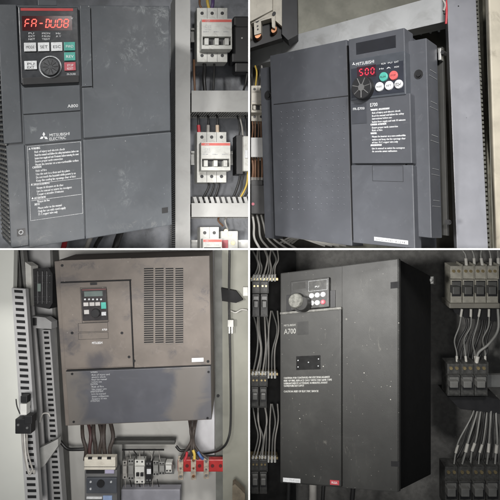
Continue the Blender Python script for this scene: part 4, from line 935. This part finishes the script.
# left banks
FI = flat(1.40, (.05, -1, -.1))
solo('mounting_plate', MB().poly(flat(1.47), [(250.6, 252), (296, 252), (296, 515), (250.6, 515)], -.004, 0), mat('plate_dark', (.012, .012, .012), .8, var=.3, spec=.15), 'black plate carrying the breakers left of the A700 drive', 'plate')
for y, h, nm in ((283, 36, 'upper'), (378, 32, 'middle'), (462, 34, 'lower')):
    bank(FI, 251 if y > 300 else 252, y-2, 8.3, h, 2, darkb, togl, ['dark %s left breaker beside the A700 drive, on the outside' % nm, 'dark %s left breaker beside the A700 drive, next to it' % nm], None)
    solo('cable_sleeve_strip', MB().box(FI, 251, y-5, 278, y-2.6, .0, .03, 0), brass, 'brass comb strip on top of the %s left breakers' % nm, 'comb strip')
for row, (y0, y1) in enumerate(((311, 378), (404, 462), (250, 281))):
    for i in range(8):
        x = 252.4+i*3.3
        P = [(x+(i % 2)*2, y0, .01), (x+4-(i % 3)*2, y0+(y1-y0)*.3, .04), (x+5-i*.8, y0+(y1-y0)*.6, .045), (x-.5, y1, .03)]
        wire(wp(FI, P), .0023, (Wg, Ww)[i % 2], '%s wire with pale sleeve running down to the %s left breakers' % (('dull', 'grey')[i % 2], ('middle', 'lower', 'upper')[row]), '%s wires above the %s left breakers' % (('dull', 'grey')[i % 2], ('middle', 'lower', 'upper')[row]), tips=[-1], tipm=ferrule, tipr=1.5, tiplen=.02)

# ================================================================== camera, lamps, world
cam = bpy.data.cameras.new('camera'); cam.lens = 36; cam.sensor_width = 36; cam.clip_end = 100; cam.clip_start = .01
co = bpy.data.objects.new('camera', cam); co.location = CAM; co.rotation_euler = (math.pi/2, 0, 0); COL.objects.link(co); S.camera = co
def lamp(name, loc, tgt, power, size, col=(1, 1, 1), spread=180):
    l = bpy.data.lights.new(name, 'AREA'); l.energy = power; l.size = size; l.color = col; l.shape = 'DISK'; l.spread = math.radians(spread)
    o = bpy.data.objects.new(name, l); o.location = loc; o.rotation_euler = (Vector(tgt)-Vector(loc)).to_track_quat('-Z', 'Y').to_euler(); COL.objects.link(o)
lamp('lamp_upper_left', (-.7, -1.15, .85), (-.3, .1, .25), 2.85, .28, (1, .98, .95), 60)
lamp('lamp_upper_right', (.3, -1.15, .85), (.32, .2, .30), 4.0, .28, (1, .98, .96), 60)
lamp('lamp_lower_left', (-.06, -1.15, -.08), (-.30, .2, -.27), 2.55, .22, (1, .975, .95), 60)
lamp('lamp_lower_right', (-.38, -1.1, -.03), (.34, .3, -.14), 1.75, .12, (1, .98, .95), 46)
lamp('lamp_lower_right_fill', (.04, -1.1, -.1), (.26, .3, -.2), .32, .2, (1, .98, .95), 60)
wd_ = bpy.data.worlds.new('World'); S.world = wd_; wd_.use_nodes = True
wd_.node_tree.nodes['Background'].inputs[0].default_value = (.85, .92, 1, 1); wd_.node_tree.nodes['Background'].inputs[1].default_value = .085
S.view_settings.view_transform = 'Standard'; S.view_settings.look = 'None'; S.view_settings.gamma = 1; S.view_settings.exposure = 0
S.render.engine = 'CYCLES'
